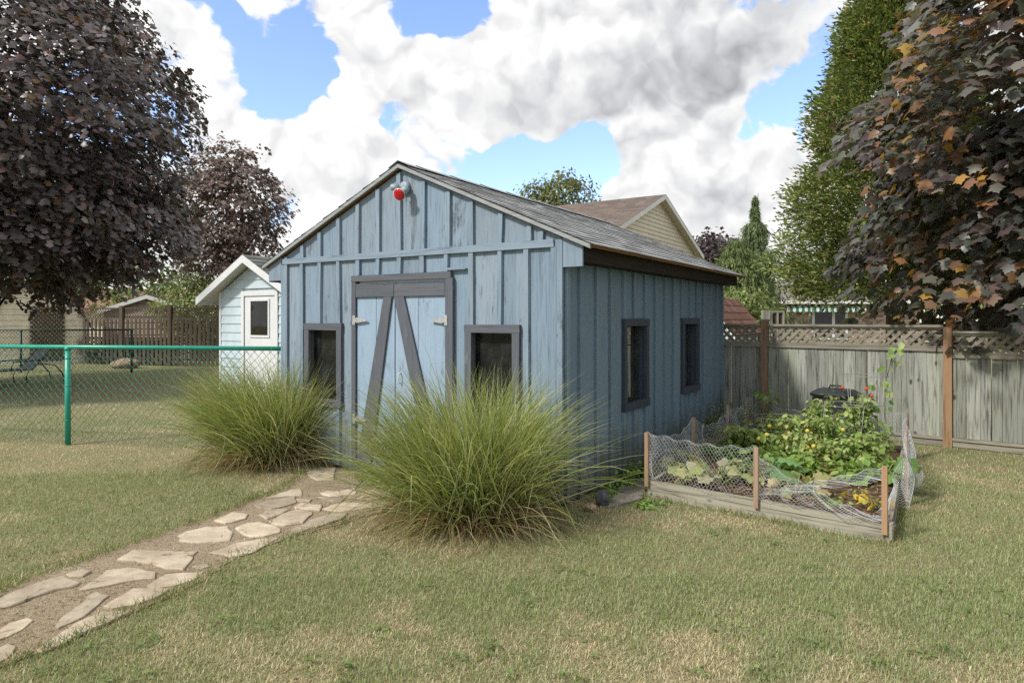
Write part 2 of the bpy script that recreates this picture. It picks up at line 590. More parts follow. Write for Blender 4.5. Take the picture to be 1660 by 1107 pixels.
M['rock_dark'] = plain('dark_rock', (0.085, 0.09, 0.098), 0.85, var=0.25, scale=25, bump=0.6, spec=0.2)
M['rock_tan'] = plain('tan_rock', (0.33, 0.255, 0.18), 0.85, var=0.3, scale=35, bump=0.6, spec=0.2)
M['slab'] = plain('old_concrete', (0.22, 0.20, 0.165), 0.9, var=0.2, scale=12, bump=0.5, spec=0.1)
M['bark'] = wood('tree_bark', (0.10, 0.085, 0.07), (0.03, 0.025, 0.02), 'z', 0.8, 0.95, 0.1, None, 0, 22, 0.9, spec=0.1)
M['twig'] = plain('grey_twig_bark', (0.17, 0.15, 0.13), 0.9, var=0.2)
M['stem'] = plain('green_stem', (0.14, 0.20, 0.06), 0.6, var=0.2)
M['tomato'] = plain('tomato_skin', (0.55, 0.05, 0.02), 0.3, var=0.15)
M['tomato_y'] = plain('unripe_tomato_skin', (0.50, 0.42, 0.06), 0.35, var=0.15)
M['leaf_maple'] = leafy('crimson_maple_leaf', 0.2, 0.4, 0.45, 1.6)
M['leaf_bronze'] = leafy('bronze_maple_leaf', 0.30, 0.40, 0.45, 2.4)
M['leaf'] = leafy('green_leaf', 0.30, 0.5, 0.35, 1.7)
M['needle'] = leafy('evergreen_spray', 0.22, 0.6, 0.25, 1.5)
M['grass_tall'] = leafy('tall_grass_blade', 0.32, 0.45, 0.35, 1.5)
M['grass'] = leafy('lawn_grass_blade', 0.25, 0.7, 0.18, 1.4)
M['shingle'] = attr_mat('asphalt_shingle', 0.9, 0.2, 90, 0.4, 0.5)
M['brick'] = attr_mat('pale_brick', 0.9, 0.2, 30, 0.2, 0.3)
M['mortar'] = plain('mortar', (0.40, 0.36, 0.32), 0.95)
M['awning_g'] = plain('green_awning_cloth', (0.03, 0.16, 0.12), 0.8)
M['awning_w'] = plain('white_awning_cloth', (0.62, 0.68, 0.62), 0.8)


def stone_mat():
    m, t, bs = new_mat('pale_flagstone')
    tcn = t.add('ShaderNodeTexCoord')
    oi = t.add('ShaderNodeObjectInfo')
    v = t.vmath('ADD', tcn.outputs['Object'], oi.outputs['Location'])
    n1 = t.noise(v, 6, 6, 0.65)
    n2 = t.noise(v, 60, 4, 0.6)
    vo = t.add('ShaderNodeTexVoronoi', feature='DISTANCE_TO_EDGE')
    t.l.new(t.vmath('ADD', v, t.vmath('MULTIPLY', t.noise(v, 5, 4), (0.3, 0.3, 0.3))), vo.inputs['Vector'])
    vo.inputs['Scale'].default_value = 2.2
    crack = t.mapr(vo.outputs['Distance'], 0.004, 0.016, 0.75, 0.0)
    c = t.mix(t.mapr(n1, 0.3, 0.7), (0.50, 0.43, 0.33), (0.36, 0.295, 0.215))
    c = t.mix(t.mapr(n2, 0.5, 0.75, 0, 0.5), c, (0.20, 0.17, 0.13))
    c = t.mix(t.math('MULTIPLY', crack, t.mapr(n1, 0.45, 0.6)), c, (0.07, 0.055, 0.045))
    n4 = t.noise(v, 3.1, 7, 0.7)
    c = t.mix(t.mapr(n4, 0.48, 0.66, 0, .85), c, (0.30, 0.245, 0.175))
    hs = t.add('ShaderNodeHueSaturation')
    t.l.new(c, hs.inputs['Color'])
    t.l.new(t.mapr(oi.outputs['Random'], 0, 1, 0.70, 1.12, smooth=False), hs.inputs['Value'])
    t.l.new(hs.outputs[0], bs.inputs['Base Color'])
    bs.inputs['Roughness'].default_value = 0.9
    bs.inputs['Specular IOR Level'].default_value = 0.2
    b = t.add('ShaderNodeBump')
    b.inputs['Strength'].default_value = 0.5
    b.inputs['Distance'].default_value = 0.008
    t.l.new(t.math('ADD', n1, t.math('MULTIPLY', n2, 0.4)), b.inputs['Height'])
    t.l.new(b.outputs[0], bs.inputs['Normal'])
    return m


def ground_mat(name, a, b_, c_, sc=1.2):
    m, t, bs = new_mat(name)
    tcn = t.add('ShaderNodeTexCoord')
    n1 = t.noise(tcn.outputs['Object'], sc, 6, 0.6)
    n2 = t.noise(tcn.outputs['Object'], 45, 5, 0.7)
    n3 = t.noise(tcn.outputs['Object'], 140, 3, 0.7)
    c = t.mix(t.mapr(n1, 0.35, 0.65), a, b_)
    c = t.mix(t.mapr(n2, 0.42, 0.68, 0, 0.8), c, c_)
    c = t.mix(t.mapr(n3, 0.45, 0.7, 0, 0.55), c, tuple(x * 1.5 for x in a))
    t.l.new(c, bs.inputs['Base Color'])
    bs.inputs['Roughness'].default_value = 0.95
    bs.inputs['Specular IOR Level'].default_value = 0.1
    b = t.add('ShaderNodeBump')
    b.inputs['Strength'].default_value = 0.9
    b.inputs['Distance'].default_value = 0.02
    t.l.new(t.math('ADD', n2, n3), b.inputs['Height'])
    t.l.new(b.outputs[0], bs.inputs['Normal'])
    return m


M['stone'] = stone_mat()
M['lawn'] = ground_mat('lawn_thatch', (0.32, 0.27, 0.16), (0.24, 0.24, 0.12), (0.14, 0.125, 0.065))
M['path'] = ground_mat('dry_path_soil', (0.40, 0.325, 0.23), (0.33, 0.26, 0.18), (0.19, 0.145, 0.095), 2.0)

# ------------------------------------------------------------------ ground, path
gs = 150.0
lawn = mesh_py('lawn', [(-gs, -20, 0), (gs, -20, 0), (gs, 2 * gs, 0), (-gs, 2 * gs, 0)], [(0, 1, 2, 3)], M['lawn'])
tag(lawn, 'dry patchy lawn, part green and part straw, around the shed', 'lawn', kind='structure')


def zb(pts, ox, oy, k):
    return [(ox + a / k, oy + b / k) for a, b in pts]


PATH_PX = zb([(-420, 720), (-200, 660), (0, 575), (130, 510), (280, 465), (480, 395), (640, 340), (800, 285), (930, 238), (1050, 185), (1150, 158), (1235, 105), (1300, 55), (1440, 40), (1560, 130), (1650, 150), (1760, 190),
              (1790, 260), (1640, 240), (1540, 245), (1420, 290), (1250, 333), (1120, 375), (960, 445), (860, 520), (700, 605), (560, 655), (400, 725), (250, 805), (0, 890), (-200, 975), (-420, 1060)], 0, 740, 2.594)
PATH = [G(*p) for p in PATH_PX]
_pp = []
for i, p in enumerate(PATH):                      # ragged soil edge
    q = PATH[(i + 1) % len(PATH)]
    n = max(2, int(np.linalg.norm(q - p) / 0.07))
    for j in range(n):
        w = p + (q - p) * j / n
        _pp.append((w[0] + random.uniform(-.022, .022), w[1] + random.uniform(-.022, .022), 0.006))
path = mesh_py('path', _pp, [tuple(range(len(_pp)))], M['path'])
tag(path, 'bare soil path set with flagstones leading to the shed door', 'path', kind='structure')
STONES = []
STONES += [zb(s, 0, 860, 4.483) for s in [
    [(-60, 545), (0, 515), (130, 455), (270, 400), (340, 375), (440, 350), (580, 395), (520, 430), (390, 450), (250, 500), (100, 560), (-60, 590)],
    [(580, 445), (700, 375), (790, 305), (940, 290), (1110, 320), (1105, 365), (960, 375), (790, 410), (640, 440)],
    [(400, 700), (470, 640), (560, 570), (650, 490), (690, 465), (780, 490), (700, 560), (600, 640), (520, 680), (430, 715)],
    [(770, 568), (860, 510), (960, 450), (1080, 440), (1215, 442), (1130, 505), (980, 550), (830, 575)],
    [(270, 890), (400, 800), (560, 700), (740, 620), (920, 600), (940, 615), (760, 690), (560, 780), (400, 865), (300, 900)],
    [(-40, 790), (0, 740), (80, 690), (180, 650), (240, 670), (150, 730), (60, 780), (-20, 815)],
    [(-60, 890), (60, 845), (120, 860), (90, 920), (0, 960), (-60, 975)],
    [(480, 330), (590, 300), (650, 315), (600, 345), (520, 352)]]]
STONES += [zb(s, 0, 740, 2.594) for s in [
    [(500, 440), (560, 405), (820, 408), (770, 480), (700, 478), (640, 455)],
    [(620, 550), (700, 505), (850, 492), (840, 515), (740, 548), (650, 560)],
    [(800, 470), (860, 458), (890, 468), (850, 478)]]]
STONES += [zb(s, 280, 740, 4.611) for s in [
    [(60, 600), (110, 570), (250, 540), (400, 532), (430, 580), (420, 640), (300, 650), (150, 650), (60, 640)],
    [(320, 490), (380, 465), (450, 430), (560, 445), (540, 475), (460, 500), (400, 510)],
    [(470, 545), (560, 510), (640, 505), (740, 525), (800, 545), (780, 580), (680, 605), (590, 608), (520, 585)],
    [(290, 725), (400, 690), (480, 655), (620, 635), (760, 615), (800, 605), (690, 670), (600, 720), (520, 745), (440, 750), (380, 735)],
    [(610, 375), (700, 345), (910, 312), (915, 355), (820, 385), (740, 400), (650, 400)],
    [(700, 315), (790, 285), (850, 265), (950, 250), (965, 275), (960, 300), (900, 300), (800, 310)],
    [(650, 445), (700, 410), (790, 402), (870, 405), (800, 440), (710, 472)],
    [(740, 495), (830, 440), (920, 410), (1040, 425), (1010, 460), (960, 505), (850, 525), (780, 520)],
    [(910, 385), (960, 362), (1110, 375), (1100, 410), (1000, 405), (930, 400)],
    [(1120, 400), (1200, 370), (1290, 355), (1480, 350), (1480, 385), (1380, 405), (1290, 415), (1180, 410)],
    [(970, 525), (1050, 480), (1180, 445), (1300, 435), (1250, 480), (1180, 505), (1080, 535), (1000, 535)],
    [(880, 560), (930, 540), (1030, 540), (960, 575), (900, 590)],
    [(1100, 285), (1150, 265), (1240, 270), (1260, 300), (1180, 310)],
    [(1255, 265), (1370, 245), (1370, 290), (1270, 295)],
    [(1090, 312), (1200, 315), (1295, 325), (1250, 345), (1150, 335)],
    [(985, 100), (1210, 90), (1195, 180), (1080, 185), (1040, 165)],
    [(930, 330), (1040, 335), (1020, 348), (950, 345)]]]
STONE_W = []
for s in STONES:
    pts = np.array([G(*p)[:2] for p in s])
    ce = pts.mean(0)
    pts = ce + (pts - ce) * 1.07
    rough_ = []
    for i in range(len(pts)):
        a, b = pts[i], pts[(i + 1) % len(pts)]
        n = max(1, int(np.linalg.norm(b - a) / 0.06))
        for j in range(n):
            rough_.append(a + (b - a) * j / n + RNG.normal(0, 0.006, 2))
    pts = np.array(rough_)
    STONE_W.append(pts)
    n = len(pts)
    h = random.uniform(0.007, 0.015)
    loc = pts - ce
    inner = loc * 0.93
    V = [(x, y, 0.0) for x, y in loc] + [(x * .995, y * .995, h * .72) for x, y in loc] + [(x, y, h + random.uniform(-.003, .003)) for x, y in inner] + [(0, 0, h)]
    F = []
    for i in range(n):
        j = (i + 1) % n
        F += [(i, j, n + j, n + i), (n + i, n + j, 2 * n + j, 2 * n + i), (2 * n + i, 2 * n + j, 3 * n)]
    o = mesh_py('flagstone', V, F, M['stone'], path)
    o.location = (ce[0], ce[1], 0.006)

# ------------------------------------------------------------------ the blue shed
AN = math.atan2(.543, .84)
D1 = np.array([-math.cos(AN), math.sin(AN)])
D2 = np.array([math.sin(AN), math.cos(AN)])
CR = np.array([0.4378, 5.7821])                   # front right corner
SW, SL, ZO = 3.66, 4.88, 0.045
A0 = CR + SW * D1
shed = thing('garden_shed', 'weathered blue board-and-batten garden shed with grey trim and a shingle gable roof', 'shed', (A0[0], A0[1], 0), -AN)
ROOF_TOP, SLOPE, OVH = 3.155 + ZO, 0.4366, 0.30


def zroof(x):
    return ROOF_TOP - 0.075 - SLOPE * abs(x - SW / 2)


REV = [tuple(reversed(f)) for f in BOXF]


def wall_box(side, name, mat, parent, u0, u1, w0, w1, z0, z1, zt=None, jit=0.0, shear=0.0):
    """a board on a wall plane: u along, w outwards; shear leans it"""
    v = boxv(u0, u1, w0, w1, z0, z1, zt, jit)
    v = [(a + shear * (c - z0), b, c) for a, b, c in v]
    if side == 'front':
        v = [(a, -b, c) for a, b, c in v]
    else:
        v = [(SW + b, a, c) for a, b, c in v]
    ce = np.mean(v, axis=0)
    o = mesh_py(name, np.array(v) - ce, REV, mat, parent)
    o.location = tuple(ce)
    return o


def cut(u0, u1, z0, z1, holes):
    """split a board around openings"""
    out = [(u0, u1, z0, z1)]
    for a, b, c, d in holes:
        nxt = []
        for (p, q, r, s) in out:
            if q <= a + .004 or p >= b - .004 or s <= c or r >= d:
                nxt.append((p, q, r, s))
                continue
            if p < a:
                nxt.append((p, a, r, s))
            if q > b:
                nxt.append((b, q, r, s))
            m0, m1 = max(p, a), min(q, b)
            if r < c:
                nxt.append((m0, m1, r, c))
            if s > d:
                nxt.append((m0, m1, d, s))
        out = nxt
    return [o for o in out if o[1] - o[0] > .008 and o[3] - o[2] > .01]


LO = [0.0, 0.338, 0.627, 0.929, 1.218, 1.509, 1.807, 2.106, 2.409, 2.709, 3.028, 3.318, SW]
UP = [0.0, 0.344, 0.627, 0.929, 1.218, 1.509, 1.807, 2.119, 2.434, 2.709, 3.028, 3.346, SW]
zB0, zB1 = 2.20 + ZO, 2.262 + ZO
WINF = [(0.388, 0.983, 0.62 + ZO, 1.527 + ZO), (2.641, 3.248, 0.62 + ZO, 1.522 + ZO)]
DOORF = (1.145, 2.504, -0.01, 2.032 + ZO)
HOLES = [(a + .05, b - .05, c + .05, d - .05) for a, b, c, d in WINF] + [(1.19, 2.43, -.05, 1.985 + ZO)]
for i in range(12):
    for (a, b, c, d) in cut(LO[i] + .002, LO[i + 1] - .002, 0.03, zB0 + .03, HOLES):
        wall_box('front', 'board', M['blue'], shed, a, b, -.002 + random.uniform(-.002, .002), .02, c, d)
    a, b = UP[i] + .002, UP[i + 1] - .002
    if a < SW / 2 < b:
        wall_box('front', 'board', M['blue'], shed, a, SW / 2, -.001, .0195, zB0 + .031, 3, zt=(zroof(a), zroof(SW / 2)))
        wall_box('front', 'board', M['blue'], shed, SW / 2, b, -.001, .0195, zB0 + .031, 3, zt=(zroof(SW / 2), zroof(b)))
    else:
        wall_box('front', 'board', M['blue'], shed, a, b, -.001, .0195, zB0 + .031, 3, zt=(zroof(a), zroof(b)))
bw = .026
FR_HOLES = [(a, b, c, d) for a, b, c, d in WINF + [DOORF]]
for u in [0.055] + LO[1:-1] + [3.60]:
    z0 = 0.04
    parts = [(z0, zB0)]
    for a, b, c, d in FR_HOLES:
        if a - bw < u < b + bw:
            parts = [p for q in parts for p in ((q[0], c), (d, q[1])) if p[1] - p[0] > .03]
    for p in parts:
        wall_box('front', 'batten', M['blue'], shed, u - bw, u + bw, .0205, .05, p[0], p[1] - .001, jit=.006, shear=random.uniform(-.009, .009))
for u in UP[1:-1] + [0.06, 3.465]:
    sh = 0.0
    if abs(u - 3.028) < .01:
        sh = .05
    if abs(u - 3.465) < .01:
        sh = .06
    zt = min(zroof(u - bw), zroof(u + bw))
    wall_box('front', 'batten', M['blue'], shed, u - bw, u + bw, .0205, .05, zB1 + .001, zt - .012, jit=.003, shear=sh + random.uniform(-.008, .008))
wall_box('front', 'band_board', M['blue_x'], shed, 0.012, 3.60, .0207, .056, zB0, zB1, jit=.004)
wall_box('front', 'corner_board', M['blue'], shed, 3.612, SW + .021, .0212, .047, 0.03, zroof(SW) - .02)
wall_box('front', 'corner_board', M['blue'], shed, -.02, 0.03, .0212, .046, 0.03, zB0 - .001)

SB = [0.0, 0.274, 0.61, 0.927, 1.241, 1.509, 1.815, 2.123, 2.437, 2.73, 3.023, 3.355, 3.626, 3.923, 4.261, 4.559, SL]
SWIN = [(1.212, 1.888, 0.634 + ZO, 1.575 + ZO), (3.021, 3.699, 0.64 + ZO, 1.583 + ZO)]
SH = [(a + .05, b - .05, c + .05, d - .05) for a, b, c, d in SWIN]
ztop = 2.13
for i in range(len(SB) - 1):
    for (a, b, c, d) in cut(SB[i] + .002, SB[i + 1] - .002, 0.03, ztop, SH):
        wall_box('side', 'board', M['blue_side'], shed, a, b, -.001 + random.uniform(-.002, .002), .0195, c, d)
for u in SB[1:-1] + [0.03, SL - .03]:
    parts = [(.03, ztop)]
    for a, b, c, d in SWIN:
        if a - bw < u < b + bw:
            parts = [p for q in parts for p in ((q[0], c), (d, q[1]))]
    for p in parts:
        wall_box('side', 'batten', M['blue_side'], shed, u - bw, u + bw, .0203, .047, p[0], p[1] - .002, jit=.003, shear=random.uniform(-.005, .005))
# the two walls turned away, floor inside
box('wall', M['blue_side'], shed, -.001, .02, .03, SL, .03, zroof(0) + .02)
bk = MB().add([(0, SL - .02, .03), (SW, SL - .02, .03), (SW, SL - .02, zroof(SW)), (SW / 2, SL - .02, zroof(SW / 2)), (0, SL - .02, zroof(0)),
               (0, SL + .02, .03), (SW, SL + .02, .03), (SW, SL + .02, zroof(SW)), (SW / 2, SL + .02, zroof(SW / 2)), (0, SL + .02, zroof(0))],
              [(0, 1, 2, 3, 4), (9, 8, 7, 6, 5), (0, 5, 6, 1), (1, 6, 7, 2), (2, 7, 8, 3), (3, 8, 9, 4), (4, 9, 5, 0)])
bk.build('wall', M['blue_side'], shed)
box('floor', M['room'], shed, .02, SW - .01, .02, SL - .03, .02, .06)


def window(side, rect, trim, glassm, sill_dark):
    a, b, c, d = rect
    t_ = .075
    pane = wall_box(side, 'window', glassm, shed, a + .055, b - .055, -.045, -.039, c + .055, d - .055)
    tx = trim if side == 'side' else M['trim_x']

    def sub(n, m, *args, **kw):
        o = wall_box(side, n, m, pane, *args, **kw)
        o.location = tuple(Vector(o.location) - Vector(pane.location))
    sub('casing', trim, a, a + t_, .021, .056, c, d - t_ - .001, jit=.002)
    sub('casing', trim, b - t_, b, .0212, .0565, c, d - t_ - .001, jit=.002)
    sub('casing', tx, a - .004, b + .004, .0208, .058, d - t_, d, jit=.003)
    sub('sill', tx, a - .004, b + .004, .022, .066, c - .005, c + t_ * 1.05)
    for (p, q, r, s) in ((a + .045, a + .06, c + .05, d - .05), (b - .06, b - .045, c + .05, d - .05)):
        sub('reveal', trim, p, q, -.06, .0205, r, s)
    sub('reveal', trim, a + .06, b - .06, -.06, .0203, d - .062, d - .047)
    sub('reveal', trim, a + .06, b - .06, -.06, .0203, c + .045, c + .06)
    return pane


for w_ in WINF:
    window('front', w_, M['trim'], M['glass'], False)
for w_ in SWIN:
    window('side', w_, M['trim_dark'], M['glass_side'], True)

# double door
ja, jb, jz0, jz1 = DOORF
wall_box('front', 'door_casing', M['trim'], shed, ja, 1.204, .0214, .06, .02, 1.968 + ZO)
wall_box('front', 'door_casing', M['trim'], shed, 2.415, jb, .0214, .062, .02, 1.968 + ZO)
wall_box('front', 'door_casing', M['trim_x'], shed, ja - .004, jb - .02, .0216, .064, 1.969 + ZO, jz1, jit=.005)
wall_box('front', 'lintel', M['white'], shed, 1.21, 2.41, -.02, .005, 1.93 + ZO, 1.99 + ZO)
wall_box('front', 'loose_shim', M['blue_x'], shed, 2.44, 2.66, .03, .065, jz1 + .002, jz1 + .024, jit=.009, shear=.3)


def quad_board(name, mat, parent, q, w0, w1):
    """a board with four given corners (u,z) on the front plane"""
    V = [(u, -w0, z) for u, z in q] + [(u, -w1, z) for u, z in q]
    ce = np.mean(V, axis=0)
    o = mesh_py(name, np.array(V) - ce, [(3, 2, 1, 0), (4, 5, 6, 7), (0, 1, 5, 4), (1, 2, 6, 5), (2, 3, 7, 6), (3, 0, 4, 7)], mat, parent)
    pl = Vector(parent.location) if parent is not shed else Vector((0, 0, 0))
    o.location = tuple(Vector(ce) - pl)
    return o


def door_leaf(u0, u1, planks, top, diag, hside):
    leaf = wall_box('front', 'door', M['blue_door'], shed, u0, u1, .004, .016, .02, 1.945 + ZO)
    for p, q in zip(planks[:-1], planks[1:]):
        quad_board('plank', M['blue_door'], leaf, [(p + .003, .02), (q - .003, .02 + random.uniform(-.005, .01)), (q - .003, 1.80 + ZO), (p + .003, 1.80 + ZO)], .017, .036)
    quad_board('top_rail', M['trim_x'], leaf, [(u0, 1.802 + ZO), (u1, 1.802 + ZO), (u1, top[1]), (u0, top[0])], .017, .058)
    quad_board('brace', M['trim'], leaf, diag, .037, .06)
    quad_board('bottom_rail', M['trim_x'], leaf, [(u0 + .004, .012), (u1 - .004, .012), (u1 - .004, .118), (u0 + .004, .118)], .0372, .061)
    for hz in (1.562 + ZO, .52 + ZO):
        s = 1 if hside == 'l' else -1
        e = u0 - .012 if hside == 'l' else u1 + .012
        h = MB()
        for (p, q, r, t_) in ((-.026, .012, -.05, .05), (.012, .03, -.022, .022)):
            x0, x1 = sorted((e + s * p, e + s * q))
            h.box(x0, x1, -.069, -.063, hz + r, hz + t_)
        h.add([(e + s * .03, -.0625, hz - .03), (e + s * .03, -.0625, hz + .03), (e + s * .18, -.0625, hz + .006), (e + s * .18, -.0625, hz - .012),
               (e + s * .03, -.068, hz - .03), (e + s * .03, -.068, hz + .03), (e + s * .18, -.068, hz + .006), (e + s * .18, -.068, hz - .012)],
              [(0, 1, 2, 3), (7, 6, 5, 4), (0, 4, 5, 1), (1, 5, 6, 2), (2, 6, 7, 3), (3, 7, 4, 0)])
        ho = h.build('hinge', M['galv'], leaf)
        ho.location = tuple(-Vector(leaf.location))
    return leaf


dl = door_leaf(1.207, 1.744, [1.207, 1.485, 1.744], (1.943 + ZO, 1.935 + ZO), [(1.222, .119), (1.425, .119), (1.718, 1.80 + ZO), (1.607, 1.80 + ZO)], 'l')
dr = door_leaf(1.752, 2.407, [1.752, 2.055, 2.407], (1.93 + ZO, 1.92 + ZO), [(2.20, .119), (2.392, .119), (1.885, 1.80 + ZO), (1.752, 1.80 + ZO)], 'r')
hd = MB()
hz = .98 + ZO
hd.tube([(1.827, -.037, hz + .055), (1.827, -.075, hz + .04), (1.827, -.078, hz), (1.827, -.075, hz - .04), (1.827, -.037, hz - .055)], .007, 6)
ho = hd.build('handle', M['white'], dr)
ho.location = tuple(-Vector(dr.location))

# roof
RF, RB = -.085, SL + .15
ex0, ex1 = -OVH, SW + OVH
xm = SW / 2


def ztop_(x):
    return ROOF_TOP - SLOPE * abs(x - xm)


deck = MB()
for x0, x1 in ((ex0, xm), (xm, ex1)):
    deck.add([(x0, RF + .02, ztop_(x0) - .052), (x1, RF + .02, ztop_(x1) - .052), (x1, RB - .02, ztop_(x1) - .052), (x0, RB - .02, ztop_(x0) - .052),
              (x0, RF + .02, ztop_(x0) - .022), (x1, RF + .02, ztop_(x1) - .022), (x1, RB - .02, ztop_(x1) - .022), (x0, RB - .02, ztop_(x0) - .022)], BOXF)
roof = deck.build('roof', M['raw_x'], shed)
# shingle courses, each tab a slightly lifted slab
for sgn in (-1, 1):
    V, F, C = [], [], []
    slen = (xm + OVH + .02) / math.cos(math.atan(SLOPE))
    ux, uz = math.cos(math.atan(SLOPE)), -math.sin(math.atan(SLOPE))
    nc = 18
    ex = slen / nc
    for r in range(nc):
        y = RF - random.uniform(0, .012)
        s0, s1 = r * ex, (r + 1) * ex + .012
        first = True
        while y < RB:
            wdt = random.uniform(.24, .34) if not first else random.uniform(.1, .3)
            first = False
            y1 = min(y + wdt, RB + random.uniform(0, .01))
            lift = random.uniform(.006, .013)
            tone = random.uniform(.75, 1.15)
            cc = np.array([.40, .415, .42]) * tone
            if random.random() < .12:
                cc = cc * random.uniform(.62, .8)
            for (s, h0) in ((s0, -.002), (s1, lift)):
                pass
            n0 = len(V)
            for (s, hh) in ((s0, .002), (s1, lift)):
                for yy in (y + .002, y1 - .002):
                    x = xm + sgn * (s * ux - hh * uz)
                    V.append((x, yy, ROOF_TOP - .02 + s * uz + hh * ux))
            for yy in (y + .002, y1 - .002):
                V.append((xm + sgn * s1 * ux, yy, ROOF_TOP - .0205 + s1 * uz))
            F += [(n0, n0 + 1, n0 + 3, n0 + 2), (n0 + 2, n0 + 3, n0 + 5, n0 + 4), (n0, n0 + 2, n0 + 4, n0), (n0 + 1, n0 + 5, n0 + 3, n0 + 1)][:2]
            F += [(n0 + 4, n0 + 5, n0 + 1, n0)]
            C += [cc] * 6
            y = y1
    o = mesh_np('shingles', V, F, M['shingle'], roof, np.array(C))
    tag(o, 'weathered grey shingle courses of the roof', kind='stuff')
cap = MB()
for i in range(18):
    y0 = RF - .005 + i * (RB - RF) / 18
    y1 = y0 + (RB - RF) / 18 + .03
    h = .006 + .004 * (i % 2)
    cap.add([(xm - .13, y0, ztop_(xm - .13) + h), (xm, y0, ROOF_TOP + .004 + h), (xm + .13, y0, ztop_(xm + .13) + h), (xm - .13, y1, ztop_(xm - .13) + h - .004), (xm, y1, ROOF_TOP + h), (xm + .13, y1, ztop_(xm + .13) + h - .004)],
            [(0, 1, 4, 3), (1, 2, 5, 4)])
cap.build('ridge_cap', M['rake'], roof)
for x0, x1 in ((ex0 - .005, xm), (xm, ex1 + .005)):
    for dz0, dz1, y0, y1 in ((-.062, -.026, RF - .004, RF + .02),):
        v = [(x0, y0, ztop_(x0) + dz0), (x1, y0, ztop_(x1) + dz0), (x1, y1, ztop_(x1) + dz0), (x0, y1, ztop_(x0) + dz0),
             (x0, y0, ztop_(x0) + dz1), (x1, y0, ztop_(x1) + dz1), (x1, y1, ztop_(x1) + dz1), (x0, y1, ztop_(x0) + dz1)]
        mesh_py('rake_board', v, BOXF, M['rake'], roof)
zs = 2.085
zf = ztop_(ex1) - .054
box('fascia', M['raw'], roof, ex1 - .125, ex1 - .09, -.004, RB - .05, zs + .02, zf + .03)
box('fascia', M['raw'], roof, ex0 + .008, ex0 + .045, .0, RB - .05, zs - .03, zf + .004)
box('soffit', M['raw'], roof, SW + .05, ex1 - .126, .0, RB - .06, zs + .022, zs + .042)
box('soffit', M['raw_x'], roof, ex0 + .046, -.021, .0, RB - .06, zs, zs + .02)
for x0, x1 in ((SW + .022, ex1 - .088), (ex0 + .055, -.022)):
    box('eave_return', M['blue'], roof, x0, x1, -.04, -.018, zs - .02, 3, zt=(ztop_(x0) - .062, ztop_(x1) - .062))
for i in range(9):                                # rafter tails under the left eave
    y0 = .25 + i * .55
    box('rafter', M['raw_x'], roof, ex0 + .05, -.025, y0, y0 + .045, zs + .021, 2.2, zt=(ztop_(ex0) - .056, ztop_(-.02) - .056))

# flood light under the gable peak
lx, lz = 1.885, 2.895 + ZO
fl = thing('flood_light', 'twin-socket flood light with one red bulb under the shed gable peak', 'light', (0, 0, 0))
fl.parent = None
c_, s_ = math.cos(-AN), math.sin(-AN)
fl.location = (A0[0] + lx * c_, A0[1] + lx * s_, lz)
fl.rotation_euler = (0, 0, -AN)


def lathe(prof, n=18, axis_o=(0, 0, 0), axis_d=(0, -1, 0)):
    o, d = Vector(axis_o), Vector(axis_d).normalized()
    a = d.cross(Vector((0, 0, 1))).normalized()
    b = d.cross(a)
    V, F = [], []
    for t_, r_ in prof:
        for k in range(n):
            an = 2 * math.pi * k / n
            V.append(tuple(o + d * t_ + (a * math.cos(an) + b * math.sin(an)) * r_))
    for i in range(len(prof) - 1):
        for k in range(n):
            k2 = (k + 1) % n
            F.append((i * n + k, i * n + k2, (i + 1) * n + k2, (i + 1) * n + k))
    F.append(tuple(range(n - 1, -1, -1)))
    F.append(tuple((len(prof) - 1) * n + k for k in range(n)))
    return V, F


V, F = lathe([(0.02, .062), (.04, .062), (.065, .055), (.07, .03)], 18)
mesh_py('mounting_box', V, F, M['lamp_grey'], fl, True)
V, F = lathe([(0, .012), (.03, .014), (.035, .034), (.10, .034), (.105, .028)], 14, (-.035, -.06, .0), (-.9, -.35, .05))
mesh_py('socket', V, F, M['lamp_grey'], fl, True)
V, F = lathe([(0, .014), (.03, .016), (.035, .036), (.105, .036)], 14, (.055, -.055, 0.005), (.05, -.75, -.75))
mesh_py('socket', V, F, M['lamp_grey'], fl, True)
bd = Vector((.2, -.85, -.45)).normalized()
bo = Vector((.03, -.10, -.055))
V, F = lathe([(0, .028), (.03, .033), (.07, .054), (.09, .062), (.094, .063)], 22, bo, bd)
bulb = mesh_py('bulb', V, F, M['lamp_white'], fl, True)
V, F = lathe([(.0945, .059), (.1005, .054), (.106, .04), (.109, .018)], 22, bo, bd)
mesh_py('lens', V, F, M['lamp_red'], bulb, True)
cy = thing('blue_bottle', 'bright blue plastic bottle on the ledge behind the right front window', 'bottle', (0, 0, 0))
q = np.array([A0[0], A0[1]]) + 3.07 * np.array([c_, s_]) + .075 * D2
cy.location = (q[0], q[1], WINF[1][2] + .06)
V, F = lathe([(0, .035), (.12, .036), (.15, .018), (.17, .015)], 14, (0, 0, 0), (0.02, 0, 1))
mesh_py('body', V, F, M['cyan'], cy, True)
V, F = lathe([(.171, .017), (.195, .017)], 12, (0, 0, 0), (0.02, 0, 1))
mesh_py('cap', V, F, M['white'], cy, True)
box('ledge', M['dark_wood'], shed, 2.65, 3.24, .062, .2, WINF[1][2] + .035, WINF[1][2] + .058)
box('ledge', M['dark_wood'], shed, .40, .97, .062, .2, WINF[0][2] + .035, WINF[0][2] + .058)

